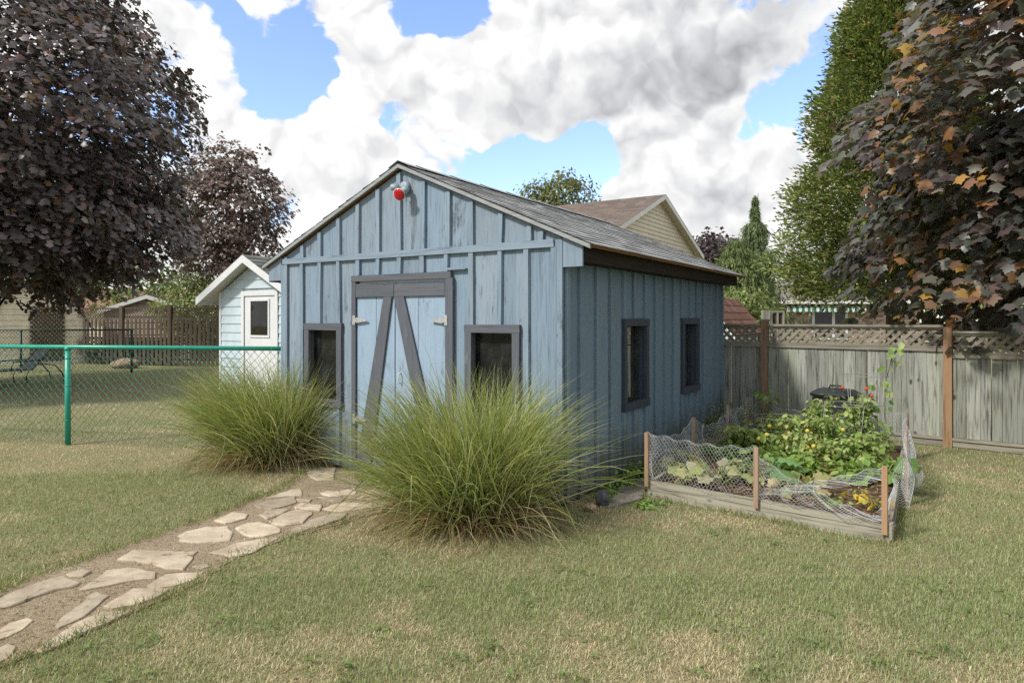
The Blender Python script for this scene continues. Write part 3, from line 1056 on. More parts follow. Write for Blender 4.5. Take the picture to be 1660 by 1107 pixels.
# ------------------------------------------------------------------ wooden fence on the right
FP0 = P(1240, 600, 9.95)[:2]
FP1 = P(1537, 600, 8.476)[:2]
fd = (FP1 - FP0)
FLEN = float(np.linalg.norm(fd))
fd = fd / FLEN
fence = thing('board_fence', 'grey weathered board fence with lattice top and cedar posts behind the garden bed', 'fence', (FP0[0], FP0[1], 0), math.atan2(fd[1], fd[0]))


def fbox(name, mat, *a, **k):
    v = np.array(boxv(*a, **k))
    ce = v.mean(0)
    o = mesh_py(name, v - ce, BOXF, mat, fence)
    o.location = tuple(ce)
    return o


for i, u in enumerate((-FLEN, 0, FLEN, 2 * FLEN)):
    if i == 0:
        continue
    top = (1.6, 1.585, 1.52, 1.46)[i]
    fbox('post', M['post'], u - .048, u + .048, -.05, .045, -.02, top, jit=.004)
    if i == 1:
        fbox('post_cap', M['fence_x'], u - .056, u + .056, -.058, .053, top + .001, top + .03)


def slat_obj(u0, u1, z0, z1, d, y0, y1, wid=.04):
    """diagonal slat cut off at the rails"""
    h = wid / math.sqrt(2)
    q = [(u0 - h, z0), (u0 + h, z0), (u1 + h, z1), (u1 - h, z1)]
    V = np.array([(a, y0, b) for a, b in q] + [(a, y1, b) for a, b in q])
    ce = V.mean(0)
    o = mesh_py('slat', V - ce, [(0, 1, 2, 3), (7, 6, 5, 4), (0, 4, 5, 1), (1, 5, 6, 2), (2, 6, 7, 3), (3, 7, 4, 0)], M['slat'], fence)
    o.location = tuple(ce)


for u0, u1, dz in ((-1.0, 0, 0.0), (0, FLEN, 0.0), (FLEN, 2 * FLEN, -.075), (2 * FLEN, 3 * FLEN, -.15)):
    a, b = u0 + .05, u1 - .05
    zr = 1.228 + dz
    fbox('cap_rail', M['fence_x'], a, b, -.05, .035, 1.515 + dz, 1.545 + dz, jit=.003)
    fbox('lattice_frame', M['fence_x'], a, b, -.028, .02, 1.49 + dz, 1.514 + dz)
    fbox('rail', M['fence_x'], a, b, -.04, .03, zr - .025, zr + .022, jit=.003)
    fbox('rail', M['fence_x'], a, b, -.034, .026, zr + .0235, zr + .05)
    fbox('kick_board', M['fence_x'], a, b, -.03, .012, 0.01, .085, jit=.003)
    fbox('kick_board', M['fence_x'], a, b, -.05, .012, .087, .125, jit=.003)
    zz0, zz1 = zr + .05, 1.49 + dz
    H_ = zz1 - zz0
    k = a - H_
    while k < b:
        for sg in (1, -1):
            p, q = (k, k + H_) if sg > 0 else (k + H_, k)
            lo, hi = min(p, q), max(p, q)
            z0, z1 = zz0, zz1
            if lo < a + .03:
                f_ = (a + .03 - lo) / H_
                if sg > 0:
                    p, z0 = a + .03, zz0 + f_ * H_
                else:
                    q, z1 = a + .03, zz1 - f_ * H_
            if hi > b - .03:
                f_ = (hi - b + .03) / H_
                if sg > 0:
                    q, z1 = b - .03, zz1 - f_ * H_
                else:
                    p, z0 = b - .03, zz0 + f_ * H_
            if z1 - z0 > .03:
                slat_obj(p, q, z0, z1, sg, -.012 if sg > 0 else 0.0, -.001 if sg > 0 else .011)
        k += .118
    u = a + .004
    while u < b - .02:
        wd = random.choice((.135, .14, .14, .145, .10))
        e = min(u + wd, b)
        fbox('board', M['fence'], u, e, -.012 + random.uniform(-.004, .004), .008, .127, zr - .026, jit=.0025)
        u = e + random.choice((.002, .003, .004, .006, .011))

# ------------------------------------------------------------------ raised bed with its stakes and netting
BFL = G(1050, 806)[:2]
BFR = G(1447, 882)[:2]
BBL = BFL + 3.9 * np.array([.528, .849])
BBR = BFR + 3.45 * np.array([.528, .849])
bed = thing('raised_garden_bed', 'raised garden bed of weathered boards with wooden stakes and wire netting', 'garden bed', (BFL[0], BFL[1], 0), 0)
BH = .15


def bed_board(p, q, thick, h, mat, ext=0.0, off=0.0):
    p, q = np.array(p) - BFL, np.array(q) - BFL
    d = q - p
    L = np.linalg.norm(d)
    an = math.atan2(d[1], d[0])
    v = boxv(-ext, L + ext, off, off + thick, -.01, h, jit=.006)
    n = 10                                        # uneven worn top edge
    V, F = [], []
    for i in range(n + 1):
        x = -ext + (L + 2 * ext) * i / n
        w_ = random.uniform(-.007, .007)
        b_ = random.uniform(-.003, .003)
        V += [(x, off + b_, -.01), (x, off + thick + b_, -.01), (x, off + thick + b_ - .006, h + w_), (x, off + b_ + .006, h + w_)]
    for i in range(n):
        for k in range(4):
            F.append((4 * i + k, 4 * i + (k + 1) % 4, 4 * i + 4 + (k + 1) % 4, 4 * i + 4 + k))
    F += [(3, 2, 1, 0), (4 * n, 4 * n + 1, 4 * n + 2, 4 * n + 3)]
    o = mesh_py('board', V, F, mat, bed)
    o.location = (p[0], p[1], 0)
    o.rotation_euler = (0, 0, an)
    return o


bed_board(BFL, BFR, .045, BH, M['bed'])
bed_board(BFR, BBR, .045, BH, M['bed'], off=.0)
bed_board(BBR, BBL, .045, BH, M['bed'])
bed_board(BBL, BFL, .045, BH, M['bed'])
soil_n = 24
V, F = [], []
for j in range(soil_n + 1):
    for i in range(soil_n + 1):
        a, b = i / soil_n, j / soil_n
        p = (BFL * (1 - a) + BFR * a) * (1 - b) + (BBL * (1 - a) + BBR * a) * b - BFL
        V.append((p[0], p[1] + .0, .095 + .05 * float(fbm(np.array([a * 7.0]), np.array([b * 9.0]), 1, 3)[0]) * (1 if 0 < i < soil_n and 0 < j < soil_n else 0)))
for j in range(soil_n):
    for i in range(soil_n):
        k = j * (soil_n + 1) + i
        F.append((k, k + 1, k + soil_n + 2, k + soil_n + 1))
mesh_py('soil', V, F, M['soil'], bed, True)


def on_line(px, p, q):
    r = (px - CX) / FPX
    d = q - p
    t_ = (r * p[1] - p[0]) / (d[0] - r * d[1])
    return p + t_ * d


FN = np.array([BFR[1] - BFL[1], -(BFR[0] - BFL[0])])
FN /= np.linalg.norm(FN)                          # outward normal of the front board
sideL = np.array([-.849, .528])
STK = []


def stake(pos, z0, z1, out, w=.036, lean=(0, 0)):
    pos = np.array(pos) - BFL
    an = math.atan2(out[1], out[0])
    v = np.array(boxv(-w * .38, w * .38, -w / 2, w / 2, z0, z1, jit=.002))
    v[4:, 0] += lean[0]
    v[4:, 1] += lean[1]
    o = mesh_py('stake', v, BOXF, M['stake'], bed)
    o.location = (pos[0], pos[1], 0)
    o.rotation_euler = (0, 0, an)
    return np.array([pos[0] + BFL[0], pos[1] + BFL[1], z1])


def zat(py, d):
    return HC + (HY - py) / FPX * d


def front_stake(px, yt, yb):
    p = on_line(px, BFL, BFR) + FN * .016
    return stake(p, max(.02, zat(yb, p[1])), zat(yt, p[1]), FN)


S = {}
S['fl'] = front_stake(1050, 701, 788)
S['fm'] = front_stake(1227, 725, 823)
S['fr'] = front_stake(1435, 756, 866)
for key, t_, yt in (('l1', 1.3, 677), ('l2', 2.75, 657), ('bl', 3.86, 645)):
    p = BFL + np.array([.528, .849]) * t_ + np.array([.849, -.528]) * .03
    S[key] = stake(p, .02, zat(yt, p[1]), sideL)
S['r1'] = stake(BFR + np.array([.528, .849]) * 1.2 + np.array([.849, -.528]) * .06, .04, zat(690, 5.84), -sideL)
S['br'] = stake(BBR + np.array([.849, -.528]) * .02, .04, zat(669, BBR[1]), -sideL)
netting = thing('wire_netting', 'slack galvanised wire netting strung round the garden bed stakes', 'netting', (BFL[0], BFL[1], 0))


def net_span(A, B, sag, bulge, zb0=.12, zb1=.12, cell=.032, seed=0, top_end=None, outn=(0, 0), low_sag=0.0, wr=.0011):
    """hexagonal netting between two upright edges; A, B top points"""
    A, B = np.array(A, float), np.array(B, float)
    L = np.linalg.norm((B - A)[:2])
    nu = max(4, int(L / cell))
    nv = 17
    rng = np.random.default_rng(seed)
    ph = rng.uniform(0, 6, 4)
    outn = np.array([outn[0], outn[1]])

    def S_(u, v):
        top = A[None, :] * (1 - u[:, None]) + B[None, :] * u[:, None]
        if top_end is not None:
            top[:, 2] = A[2] + (top_end - A[2]) * np.minimum(1, u * 1.05) ** .8
        top[:, 2] -= sag * 4 * u * (1 - u)
        bot = zb0 * (1 - u) + zb1 * u + low_sag * 4 * u * (1 - u)
        z = bot + (top[:, 2] - bot) * v
        wob = bulge * (np.sin(u * 7 + ph[0]) * .5 + np.sin(u * 17 + ph[1] + v * 3) * .3 + np.sin(v * 5 + ph[2] + u * 4) * .4) * np.sin(np.pi * np.clip(u, 0, 1)) ** .5 * (1.1 - v * .6)
        xy = top[:, :2] + outn[None, :] * wob[:, None]
        return np.column_stack([xy[:, 0] - BFL[0], xy[:, 1] - BFL[1], z + .012 * np.sin(u * 31 + ph[3] + v * 9)])
    ua, va, ub, vb = [], [], [], []
    for j in range(nv):
        for i in range(nu):
            u0 = (i + (j % 2) * .5) / nu
            v0 = j / nv
            vu = (j + .35) / nv
            vt = (j + 1) / nv
            um = u0 + .5 / nu
            up_ = u0 - .5 / nu
            ua += [u0, u0, u0]
            va += [v0, vu, vu]
            ub += [u0, um, up_]
            vb += [vu, vt, vt]
    ua, va, ub, vb = (np.clip(np.array(x), 0, 1) for x in (ua, va, ub, vb))
    a_, b_ = S_(ua, va), S_(ub, vb)
    tu = np.linspace(0, 1, nu * 2)
    for vv in (1.0, .97):
        t_ = S_(tu, np.full(len(tu), vv))
        a_ = np.vstack([a_, t_[:-1]])
        b_ = np.vstack([b_, t_[1:]])
    V, F = segs_np(a_, b_, wr)
    return mesh_np('net_panel', V, F, M['wire'], netting)


net_span(S['fl'], S['fm'], .03, .05, .16, .17, seed=1, outn=FN)
net_span(S['fm'] - np.array([0, 0, .04]), S['fr'], .04, .06, .15, .16, seed=2, outn=FN, top_end=.19)
net_span(S['fm'] * np.array([1, 1, 0]) + np.array([0, 0, .22]) - np.append(FN * .06, 0), S['fr'] - np.append(FN * .05, 0), .02, .05, .16, .44, seed=3, outn=FN)
net_span(S['fl'], S['l1'], .12, .08, .12, .12, seed=4, outn=sideL)
net_span(S['l1'], S['l2'], .15, .09, .1, .12, seed=5, outn=sideL)
net_span(S['l2'], S['bl'], .10, .08, .1, .1, seed=6, outn=sideL)
net_span(S['bl'], S['br'] , .12, .08, .1, .1, seed=7, outn=(.6, .75))
net_span(S['fr'] * np.array([1, 1, 0]) + np.array([0, 0, .2]), S['r1'], .05, .12, .1, .03, seed=8, outn=-sideL)
net_span(S['r1'], S['br'], .10, .10, .03, .06, seed=9, outn=-sideL)
net_span(S['r1'] + np.array([.03, 0, -.1]), S['br'] + np.array([.04, 0, -.2]), .16, .1, .02, .03, seed=10, outn=-sideL)

# ------------------------------------------------------------------ chain link fences
def chain_link(name, label, pts, post_at, hgt, post_r, rail_r, cell, wr, m_post, m_wire, extra_rail=False):
    """pts: two ends of the run (x, y); posts at distances from the first end"""
    p, q = np.array(pts[0]), np.array(pts[1])
    d = q - p
    L = float(np.linalg.norm(d))
    th = thing(name, label, 'fence', (p[0], p[1], 0), math.atan2(d[1], d[0]))
    for u in post_at:
        v, f = tube_vf([(u, 0, -.02), (u, 0, hgt - .015)], post_r, 12)
        mesh_py('post', v, f, m_post, th, True)
        V_, F_ = lathe([(0, post_r * 1.25), (.025, post_r * 1.25), (.045, post_r * .8), (.052, post_r * .3)], 12, (u, 0, hgt - .04), (0.001, 0, 1))
        mesh_py('post_cap', V_, F_, m_post, th, True)
        for z in (hgt * .25, hgt * .6, hgt * .88):
            V_, F_ = lathe([(0, post_r * 1.12), (.012, post_r * 1.12)], 12, (u, 0, z), (0.001, 0, 1))
            mesh_py('tie_band', V_, F_, M['greenwire'], th, True)
    v, f = tube_vf([(0, -post_r * .2, hgt), (L, -post_r * .2, hgt)], rail_r, 10)
    mesh_py('top_rail', v, f, m_post, th, True)
    A, B = [], []
    h0, h1 = .03, hgt - rail_r * .5
    H_ = h1 - h0
    k = -H_
    while k < L:
        for sg in (1, -1):
            a, b = (k, k + H_) if sg > 0 else (k + H_, k)
            za, zb_ = h0, h1
            if sg > 0:
                if a < 0:
                    za, a = h0 - a, 0
                if b > L:
                    zb_, b = h1 - (b - L), L
            else:
                if b < 0:
                    zb_, b = h1 + b, 0
                if a > L:
                    za, a = h0 + (a - L), L
            if zb_ - za > .02:
                n = max(1, int((zb_ - za) / (cell * .5)))
                for i in range(n):
                    t0, t1 = i / n, (i + 1) / n
                    y0 = -.028 + .005 * sg * (1 if i % 2 else -1)
                    y1 = -.028 - .005 * sg * (1 if i % 2 else -1)
                    A.append((a + (b - a) * t0, y0, za + (zb_ - za) * t0))
                    B.append((a + (b - a) * t1, y1, za + (zb_ - za) * t1))
        k += cell
    V_, F_ = segs_np(A, B, wr)
    mesh_np('chain_mesh', V_, F_, m_wire, th)
    return th


cl0 = P(462, 560, 7.96)[:2] + np.array([.03, .12])
cl1 = G(110, 721)[:2]
dcl = (cl1 - cl0) / np.linalg.norm(cl1 - cl0)
n1 = float(np.linalg.norm(cl1 - cl0))
chain_link('chain_link_fence', 'bright green chain link fence running from the shed corner across the lawn', (cl0, cl0 + dcl * (n1 + 3.0)), (.04, n1), 1.26, .034, .027, .105, .003, M['green'], M['greenwire'])
chain_link('chain_link_fence', 'dark green chain link fence at the far end of the neighbouring lawn', (G(216, 604)[:2], G(-190, 604)[:2]), (.05, 3.39, 6.7), 1.29, .03, .024, .11, .0045, M['darkgreen'], M['darkgreen'])

# ------------------------------------------------------------------ white shed behind the grass
WL = np.array([(358 - CX) / FPX * 13.0, 13.0])
ws = thing('white_shed', 'small white clapboard shed with glazed door left of the blue shed', 'shed', (WL[0], WL[1], 0), -AN)
WW, WD_, WE, WP = 2.1, 3.2, 2.13, 2.68
dU0, dU1, dZ1 = .76, 1.66, 2.10
n_ = 16
ex_ = (WP - .05) / n_
for i in range(n_):
    z0, z1 = .05 + i * ex_, .05 + (i + 1) * ex_
    segs = [(0.03, dU0 - .06), (dU1 + .06, WW - .03)] if z0 < dZ1 else [(0.03, WW - .03)]
    for a, b in segs:
        if z1 > WE:
            k = (min(z1, WP - .03) - WE) / (WP - WE) * WW / 2
            a, b = max(a, k), min(b, WW - k)
        if b - a < .05:
            continue
        mesh_py('siding_board', [(a, -.018, z0), (b, -.018, z0), (b, .01, z0), (a, .01, z0), (a, -.002, z1), (b, -.002, z1), (b, .01, z1), (a, .01, z1)], BOXF, M['white_vinyl'], ws)
bx = MB()
bx.add([(0, .012, 0), (WW, .012, 0), (WW, .012, WE), (WW / 2, .012, WP), (0, .012, WE), (0, WD_, 0), (WW, WD_, 0), (WW, WD_, WE), (WW / 2, WD_, WP), (0, WD_, WE)],
       [(0, 1, 2, 3, 4), (9, 8, 7, 6, 5), (0, 5, 6, 1), (1, 6, 7, 2), (4, 9, 5, 0)])
bx.build('wall', M['white_vinyl'], ws)
box('corner_trim', M['white'], ws, -.02, .03, -.025, .03, 0, WE)
box('corner_trim', M['white'], ws, WW - .03, WW + .02, -.025, .03, 0, WE)
wd = box('door', M['white'], ws, dU0, dU1, -.012, .0, .05, dZ1 - .05)
box('pane', M['glass_dark'], wd, dU0 + .2, dU1 - .2, -.02, -.0135, 1.32, 1.95)
for a, b, c, d in ((dU0 + .16, dU0 + .2, 1.28, 1.99), (dU1 - .2, dU1 - .16, 1.28, 1.99), (dU0 + .2, dU1 - .2, 1.95, 1.99), (dU0 + .2, dU1 - .2, 1.28, 1.32)):
    box('pane_frame', M['white'], wd, a, b, -.03, -.0125, c, d)
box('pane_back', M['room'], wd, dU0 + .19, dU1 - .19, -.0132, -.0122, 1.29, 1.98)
for a, b, c, d in ((dU0 - .08, dU0, .03, dZ1), (dU1, dU1 + .08, .03, dZ1), (dU0 - .08, dU1 + .08, dZ1 - .05, dZ1 + .04)):
    box('door_casing', M['white'], ws, a, b, -.035 - .001 * (c > 1), -.019, c, d)
eo, fo = .40, .24
sl_ = (WP - WE) / (WW / 2)


def wz(x):
    return WP + .06 - sl_ * abs(x - WW / 2)


rf = MB()
for x0, x1 in ((-eo, WW / 2), (WW / 2, WW + eo)):
    rf.add([(x0, -fo, wz(x0) - .01), (x1, -fo, wz(x1) - .01), (x1, WD_, wz(x1) - .01), (x0, WD_, wz(x0) - .01), (x0, -fo, wz(x0) + .05), (x1, -fo, wz(x1) + .05), (x1, WD_, wz(x1) + .05), (x0, WD_, wz(x0) + .05)], BOXF)
wr_ = rf.build('roof', M['soffit'], ws)
for x0, x1 in ((-eo - .01, WW / 2), (WW / 2, WW + eo + .01)):
    v = [(x0, -fo - .03, wz(x0) - .09), (x1, -fo - .03, wz(x1) - .09), (x1, -fo - .002, wz(x1) - .09), (x0, -fo - .002, wz(x0) - .09), (x0, -fo - .03, wz(x0) + .052), (x1, -fo - .03, wz(x1) + .052), (x1, -fo - .002, wz(x1) + .052), (x0, -fo - .002, wz(x0) + .052)]
    mesh_py('rake_board', v, BOXF, M['white'], wr_)
box('fascia', M['white'], wr_, -eo - .025, -eo - .001, -fo, WD_, wz(-eo) - .09, wz(-eo) + .048)


def shingle_slope(parent, x_ridge, z_ridge, sgn, run, slope, y0, y1, col, nc, tab=.3, name='shingles'):
    V, F, C = [], [], []
    sl2 = math.atan(slope)
    slen = run / math.cos(sl2)
    ux, uz = math.cos(sl2), -math.sin(sl2)
    ex = slen / nc
    for r in range(nc):
        y = y0
        while y < y1:
            ye = min(y + random.uniform(.8, 1.15) * tab, y1)
            lift = random.uniform(.007, .015)
            cc = np.array(col) * random.uniform(.78, 1.15)
            n0 = len(V)
            s0, s1 = r * ex, (r + 1) * ex + .01
            for s, hh in ((s0, .002), (s1, lift), (s1, -.004)):
                for yy in (y + .002, ye - .002):
                    V.append((x_ridge + sgn * (s * ux - hh * uz), yy, z_ridge + s * uz + hh * ux))
            F += [(n0, n0 + 1, n0 + 3, n0 + 2), (n0 + 2, n0 + 3, n0 + 5, n0 + 4)]
            C += [cc] * 6
            y = ye
    o = mesh_np(name, V, F, M['shingle'], parent, np.array(C))
    o['kind'] = 'stuff'
    return o


for sg in (-1, 1):
    shingle_slope(wr_, WW / 2, WP + .112, sg, WW / 2 + eo + .02, sl_, -fo - .035, WD_, (.20, .21, .19), 10)

# ------------------------------------------------------------------ cream barn shed with trellis, far left
bd_ = 23.7
bxc = (64 - CX) / FPX * bd_
barn = thing('barn_shed', 'cream gambrel barn shed with lattice trellis under the big maple', 'shed', (bxc, bd_, 0), R(34))
barn.scale = (.83, 1, 1)
hb, he, zb1_, ze, zt_ = 1.06, 1.98, 2.47, 1.36, 2.95
prof = [(-1.75, 0.0), (-1.80, ze), (-hb, zb1_), (0, zt_), (hb, zb1_), (1.80, ze), (1.75, 0.0)]


def barn_w(z):
    if z < ze:
        return 1.75 + .05 * z / ze
    if z < zb1_:
        return 1.80 + (hb - 1.80) * (z - ze) / (zb1_ - ze)
    return hb * (1 - (z - zb1_) / (zt_ - zb1_))


V = [(x, .03, z) for x, z in prof] + [(x, 3, z) for x, z in prof]
mesh_py('wall', V, [tuple(range(7)), tuple(range(13, 6, -1))] + [(i, 7 + i, 8 + i, i + 1) for i in range(6)], M['barn'], barn)
nb = 15
for i in range(nb):
    z0, z1 = i * zt_ / nb, (i + 1) * zt_ / nb - .004
    a0, a1 = barn_w(z0), max(.02, barn_w(z1))
    mesh_py('siding_board', [(-a0, .002, z0), (a0, .002, z0), (a0, .03, z0), (-a0, .03, z0), (-a1, .018, z1), (a1, .018, z1), (a1, .03, z1), (-a1, .03, z1)], BOXF, M['barn'], barn)
ro = [(-he, ze - .12), (-hb - .04, zb1_ + .05), (0, zt_ + .08), (hb + .04, zb1_ + .05), (he, ze - .12)]
for (x0, z0), (x1, z1) in zip(ro[:-1], ro[1:]):
    mesh_py('roof_slope', [(x0, -.1, z0 - .03), (x1, -.1, z1 - .03), (x1, 3.1, z1 - .03), (x0, 3.1, z0 - .03), (x0, -.1, z0 + .03), (x1, -.1, z1 + .03), (x1, 3.1, z1 + .03), (x0, 3.1, z0 + .03)], BOXF, M['black'], barn)
tr = thing('trellis', 'grey diagonal lattice trellis fixed to the cream barn wall', 'trellis', (bxc + .04 * math.sin(R(34)), bd_ - .04 * math.cos(R(34)), 0), R(34))
tr.scale = (.83, 1, 1)
t0x, t1x, t0z, t1z = (49 - 64) / FPX * bd_, (105 - 64) / FPX * bd_, zat(586, bd_), zat(496, bd_)
k = t0x - (t1z - t0z)
while k < t1x:
    for sg in (1, -1):
        a, b = (k, k + t1z - t0z) if sg > 0 else (k + t1z - t0z, k)
        za, zb2 = t0z, t1z
        if sg > 0:
            if a < t0x:
                za, a = t0z + (t0x - a), t0x
            if b > t1x:
                zb2, b = t1z - (b - t1x), t1x
        else:
            if b < t0x:
                zb2, b = t1z - (t0x - b), t0x
            if a > t1x:
                za, a = t0z + (a - t1x), t1x
        if zb2 - za > .05:
            y = 0 if sg > 0 else .012
            h = .03
            mesh_py('slat', [(a - h, y, za), (a + h, y, za), (b + h, y, zb2), (b - h, y, zb2), (a - h, y + .01, za), (a + h, y + .01, za), (b + h, y + .01, zb2), (b - h, y + .01, zb2)],
                    [(0, 1, 2, 3), (7, 6, 5, 4), (0, 4, 5, 1), (1, 5, 6, 2), (2, 6, 7, 3), (3, 7, 4, 0)], M['dark_wood'], tr)
    k += .16

# ------------------------------------------------------------------ picket fence with lattice, far left
pfd = 23.4
p0 = np.array([(135 - CX) / FPX * 24.2, 24.2])
p1 = np.array([(372 - CX) / FPX * 22.2, 22.2])
pv = p1 - p0
pl = float(np.linalg.norm(pv))
pf = thing('picket_fence', 'brown picket fence with lattice top between the cream barn and the white shed', 'fence', (p0[0], p0[1], 0), math.atan2(pv[1], pv[0]))
ptop, pmid = 2.02, 1.66
u = 0.0
while u < pl:
    box('picket', M['dark_wood'], pf, u, u + .115, -.02, .0, .04, pmid - .06, jit=.004)
    u += .185
for z0, z1 in ((ptop - .05, ptop), (pmid - .05, pmid), (.9, .98), (.2, .28)):
    box('rail', M['dark_wood'], pf, 0, pl, .001, .04, z0, z1)
for px in (198, 276):
    r_ = (px - CX) / FPX
    dv = pv / pl
    uu = (r_ * p0[1] - p0[0]) / (dv[0] - r_ * dv[1])
    box('post', M['dark_wood'], pf, uu - .07, uu + .07, -.06, .06, 0, ptop + .06)
lat = MB()
k = -.3
for z0, z1 in ((pmid, ptop - .05), (.3, .9)):
    k = -(z1 - z0)
    while k < pl:
        for sg in (1, -1):
            a, b = (k, k + z1 - z0) if sg > 0 else (k + z1 - z0, k)
            y = .008 if sg > 0 else .018
            h = .02
            lat.add([(a - h, y, z0), (a + h, y, z0), (b + h, y, z1), (b - h, y, z1)], [(0, 1, 2, 3)])
        k += .12
o = lat.build('lattice', M['dark_wood'], pf)
o['kind'] = 'stuff'


# ------------------------------------------------------------------ houses in the background
def gable_house(name, label, peak, half, length, slope, zridge, wall_mat, roof_col, base_rz, fo=.25, eo=.4, nsid=40):
    """gable end faces +y(local -y); local x across the gable, ridge runs along local +y"""
    h = thing(name, label, 'house', (peak[0], peak[1], 0), base_rz)
    zw = zridge - .12
    ze_ = zw - slope * half
    V = [(-half, .03, 0), (half, .03, 0), (half, .03, ze_), (0, .03, zw), (-half, .03, ze_), (-half, length, 0), (half, length, 0), (half, length, ze_), (0, length, zw), (-half, length, ze_)]
    mesh_py('wall', V, [(0, 1, 2, 3, 4), (9, 8, 7, 6, 5), (1, 6, 7, 2), (0, 4, 9, 5)], wall_mat, h)
    sd = MB()
    st = zw / nsid
    for i in range(nsid):
        z0, z1 = i * st, (i + 1) * st
        a0 = half if z0 < ze_ else half * (zw - z0) / (zw - ze_)
        a1 = half if z1 < ze_ else max(.01, half * (zw - z1) / (zw - ze_))
        sd.add([(-a0, -.005, z0), (a0, -.005, z0), (a1, .022, z1), (-a1, .022, z1), (-a0, .03, z0), (a0, .03, z0)], [(0, 1, 2, 3), (0, 4, 5, 1)])
    o = sd.build('siding', wall_mat, h)
    o['kind'] = 'stuff'
    rfm = MB()
    for sg in (-1, 1):
        x0, x1 = 0, sg * (half + eo)
        zz = lambda x: zridge - slope * abs(x)
        rfm.add([(x0, -fo, zz(x0) - .12), (x1, -fo, zz(x1) - .12), (x1, length + .2, zz(x1) - .12), (x0, length + .2, zz(x0) - .12), (x0, -fo, zz(x0)), (x1, -fo, zz(x1)), (x1, length + .2, zz(x1)), (x0, length + .2, zz(x0))], BOXF)
    r_ = rfm.build('roof', M['cream'], h)
    for sg in (-1, 1):
        x1 = sg * (half + eo + .02)
        zz = lambda x: zridge - slope * abs(x)
        mesh_py('rake_board', [(0, -fo - .03, zz(0) - .16), (x1, -fo - .03, zz(x1) - .16), (x1, -fo - .002, zz(x1) - .16), (0, -fo - .002, zz(0) - .16), (0, -fo - .03, zz(0) + .01), (x1, -fo - .03, zz(x1) + .01), (x1, -fo - .002, zz(x1) + .01), (0, -fo - .002, zz(0) + .01)], BOXF, M['soffit'], r_)
        shingle_slope(r_, 0, zridge + .012, sg, half + eo + .05, slope, -fo - .04, length + .25, roof_col, 28, .34)
    return h, r_


hp = P(1067, 317, 24.0)
house, hroof = gable_house('cream_house', 'cream sided house with brown shingle gable roof rising behind the shed', hp[:2], 4.15, 9.0, .40, hp[2], M['cream'], (.165, .132, .115), 0)
# gable lies along D2, ridge runs along D1
house.rotation_euler = (0, 0, math.atan2(-D2[1], -D2[0]) + math.pi)
hx = D2
house.rotation_euler = (0, 0, math.atan2(hx[1], hx[0]))
for yy in (3.0, 5.6):
    v = MB().box(.25, .6, yy, yy + .35, hp[2] - .24, hp[2] + .02)
    v.build('roof_vent', M['bin'], hroof)

# brick bungalow beyond the fence
hb_d = 30.0
bh = thing('brick_bungalow', 'pale brick bungalow with hip roof and striped awning beyond the fence', 'house', ((1247 - CX) / FPX * hb_d, hb_d, 0), R(-4))
BHW, BHD, BHE = 6.5, 7.0, 2.42
box('wall', M['mortar'], bh, 0, BHW, .02, BHD, 0, BHE)
V, F, C = [], [], []
for r_i in range(int(BHE / .1)):
    x = -(.15 if r_i % 2 else 0)
    while x < BHW:
        a, b = max(0, x), min(BHW, x + .285)
        if b - a > .02 and not (1.85 < (a + b) / 2 < 3.4 and .55 < r_i * .1 < 2.1):
            n0 = len(V)
            z0 = r_i * .1
            V += [(a, 0, z0), (b, 0, z0), (b, 0, z0 + .085), (a, 0, z0 + .085)]
            F.append((n0, n0 + 1, n0 + 2, n0 + 3))
            cc = np.array(random.choice([(.42, .30, .24), (.46, .36, .30), (.36, .25, .20), (.50, .42, .35), (.22, .16, .14)])) * random.uniform(.85, 1.1)
            C += [cc] * 4
        x += .3
o = mesh_np('bricks', V, F, M['brick'], bh, np.array(C))
o['kind'] = 'stuff'
wf = box('window', M['glass_dark'], bh, 1.95, 3.3, -.02, -.012, .8, 2.0)
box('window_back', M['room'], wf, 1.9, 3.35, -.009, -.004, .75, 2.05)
for a, b, c, d in ((1.85, 1.97, .7, 2.1), (2.72, 2.84, .81, 2.0), (3.28, 3.4, .7, 2.1), (1.97, 3.28, 2.0, 2.1), (1.97, 3.28, .7, .8)):
    box('window_frame', M['white'], wf, a, b, -.05, .0, c, d)
ov = .55
zr_ = BHE + 1.5
V = [(-ov, -ov, BHE), (BHW + ov, -ov, BHE), (BHW + ov, BHD + ov, BHE), (-ov, BHD + ov, BHE), (BHD / 2, BHD / 2, zr_ + .25), (BHW - BHD / 2 + .6, BHD / 2, zr_ + .25)]
hr = mesh_py('roof', V, [(0, 1, 5, 4), (1, 2, 5), (2, 3, 4, 5), (3, 0, 4)], plain('hip_roof_felt', (.20, .18, .165), .9, var=.2, scale=12), bh)
box('gutter', M['soffit'], hr, -ov - .03, BHW + ov, -ov - .08, -ov - .002, BHE - .14, BHE + .01)
box('soffit', M['soffit'], hr, -ov, BHW + ov, -ov, -.01, BHE - .1, BHE - .06)
aw = thing('window_awning', 'green and white striped awning over the bungalow window', 'awning', (bh.location.x, bh.location.y, 0), R(-4))
x = .62
i = 0
while x < 3.9:
    z = 2.28
    m_ = M['awning_g'] if i % 2 else M['awning_w']
    mesh_py('stripe', [(x, -.02, z), (x + .125, -.02, z), (x + .125, -.5, z - .16), (x, -.5, z - .16), (x, -.51, z - .33), (x + .06, -.51, z - .36), (x + .125, -.51, z - .33)], [(0, 1, 2, 3), (3, 2, 6, 5, 4)], m_, aw)
    x += .125
    i += 1
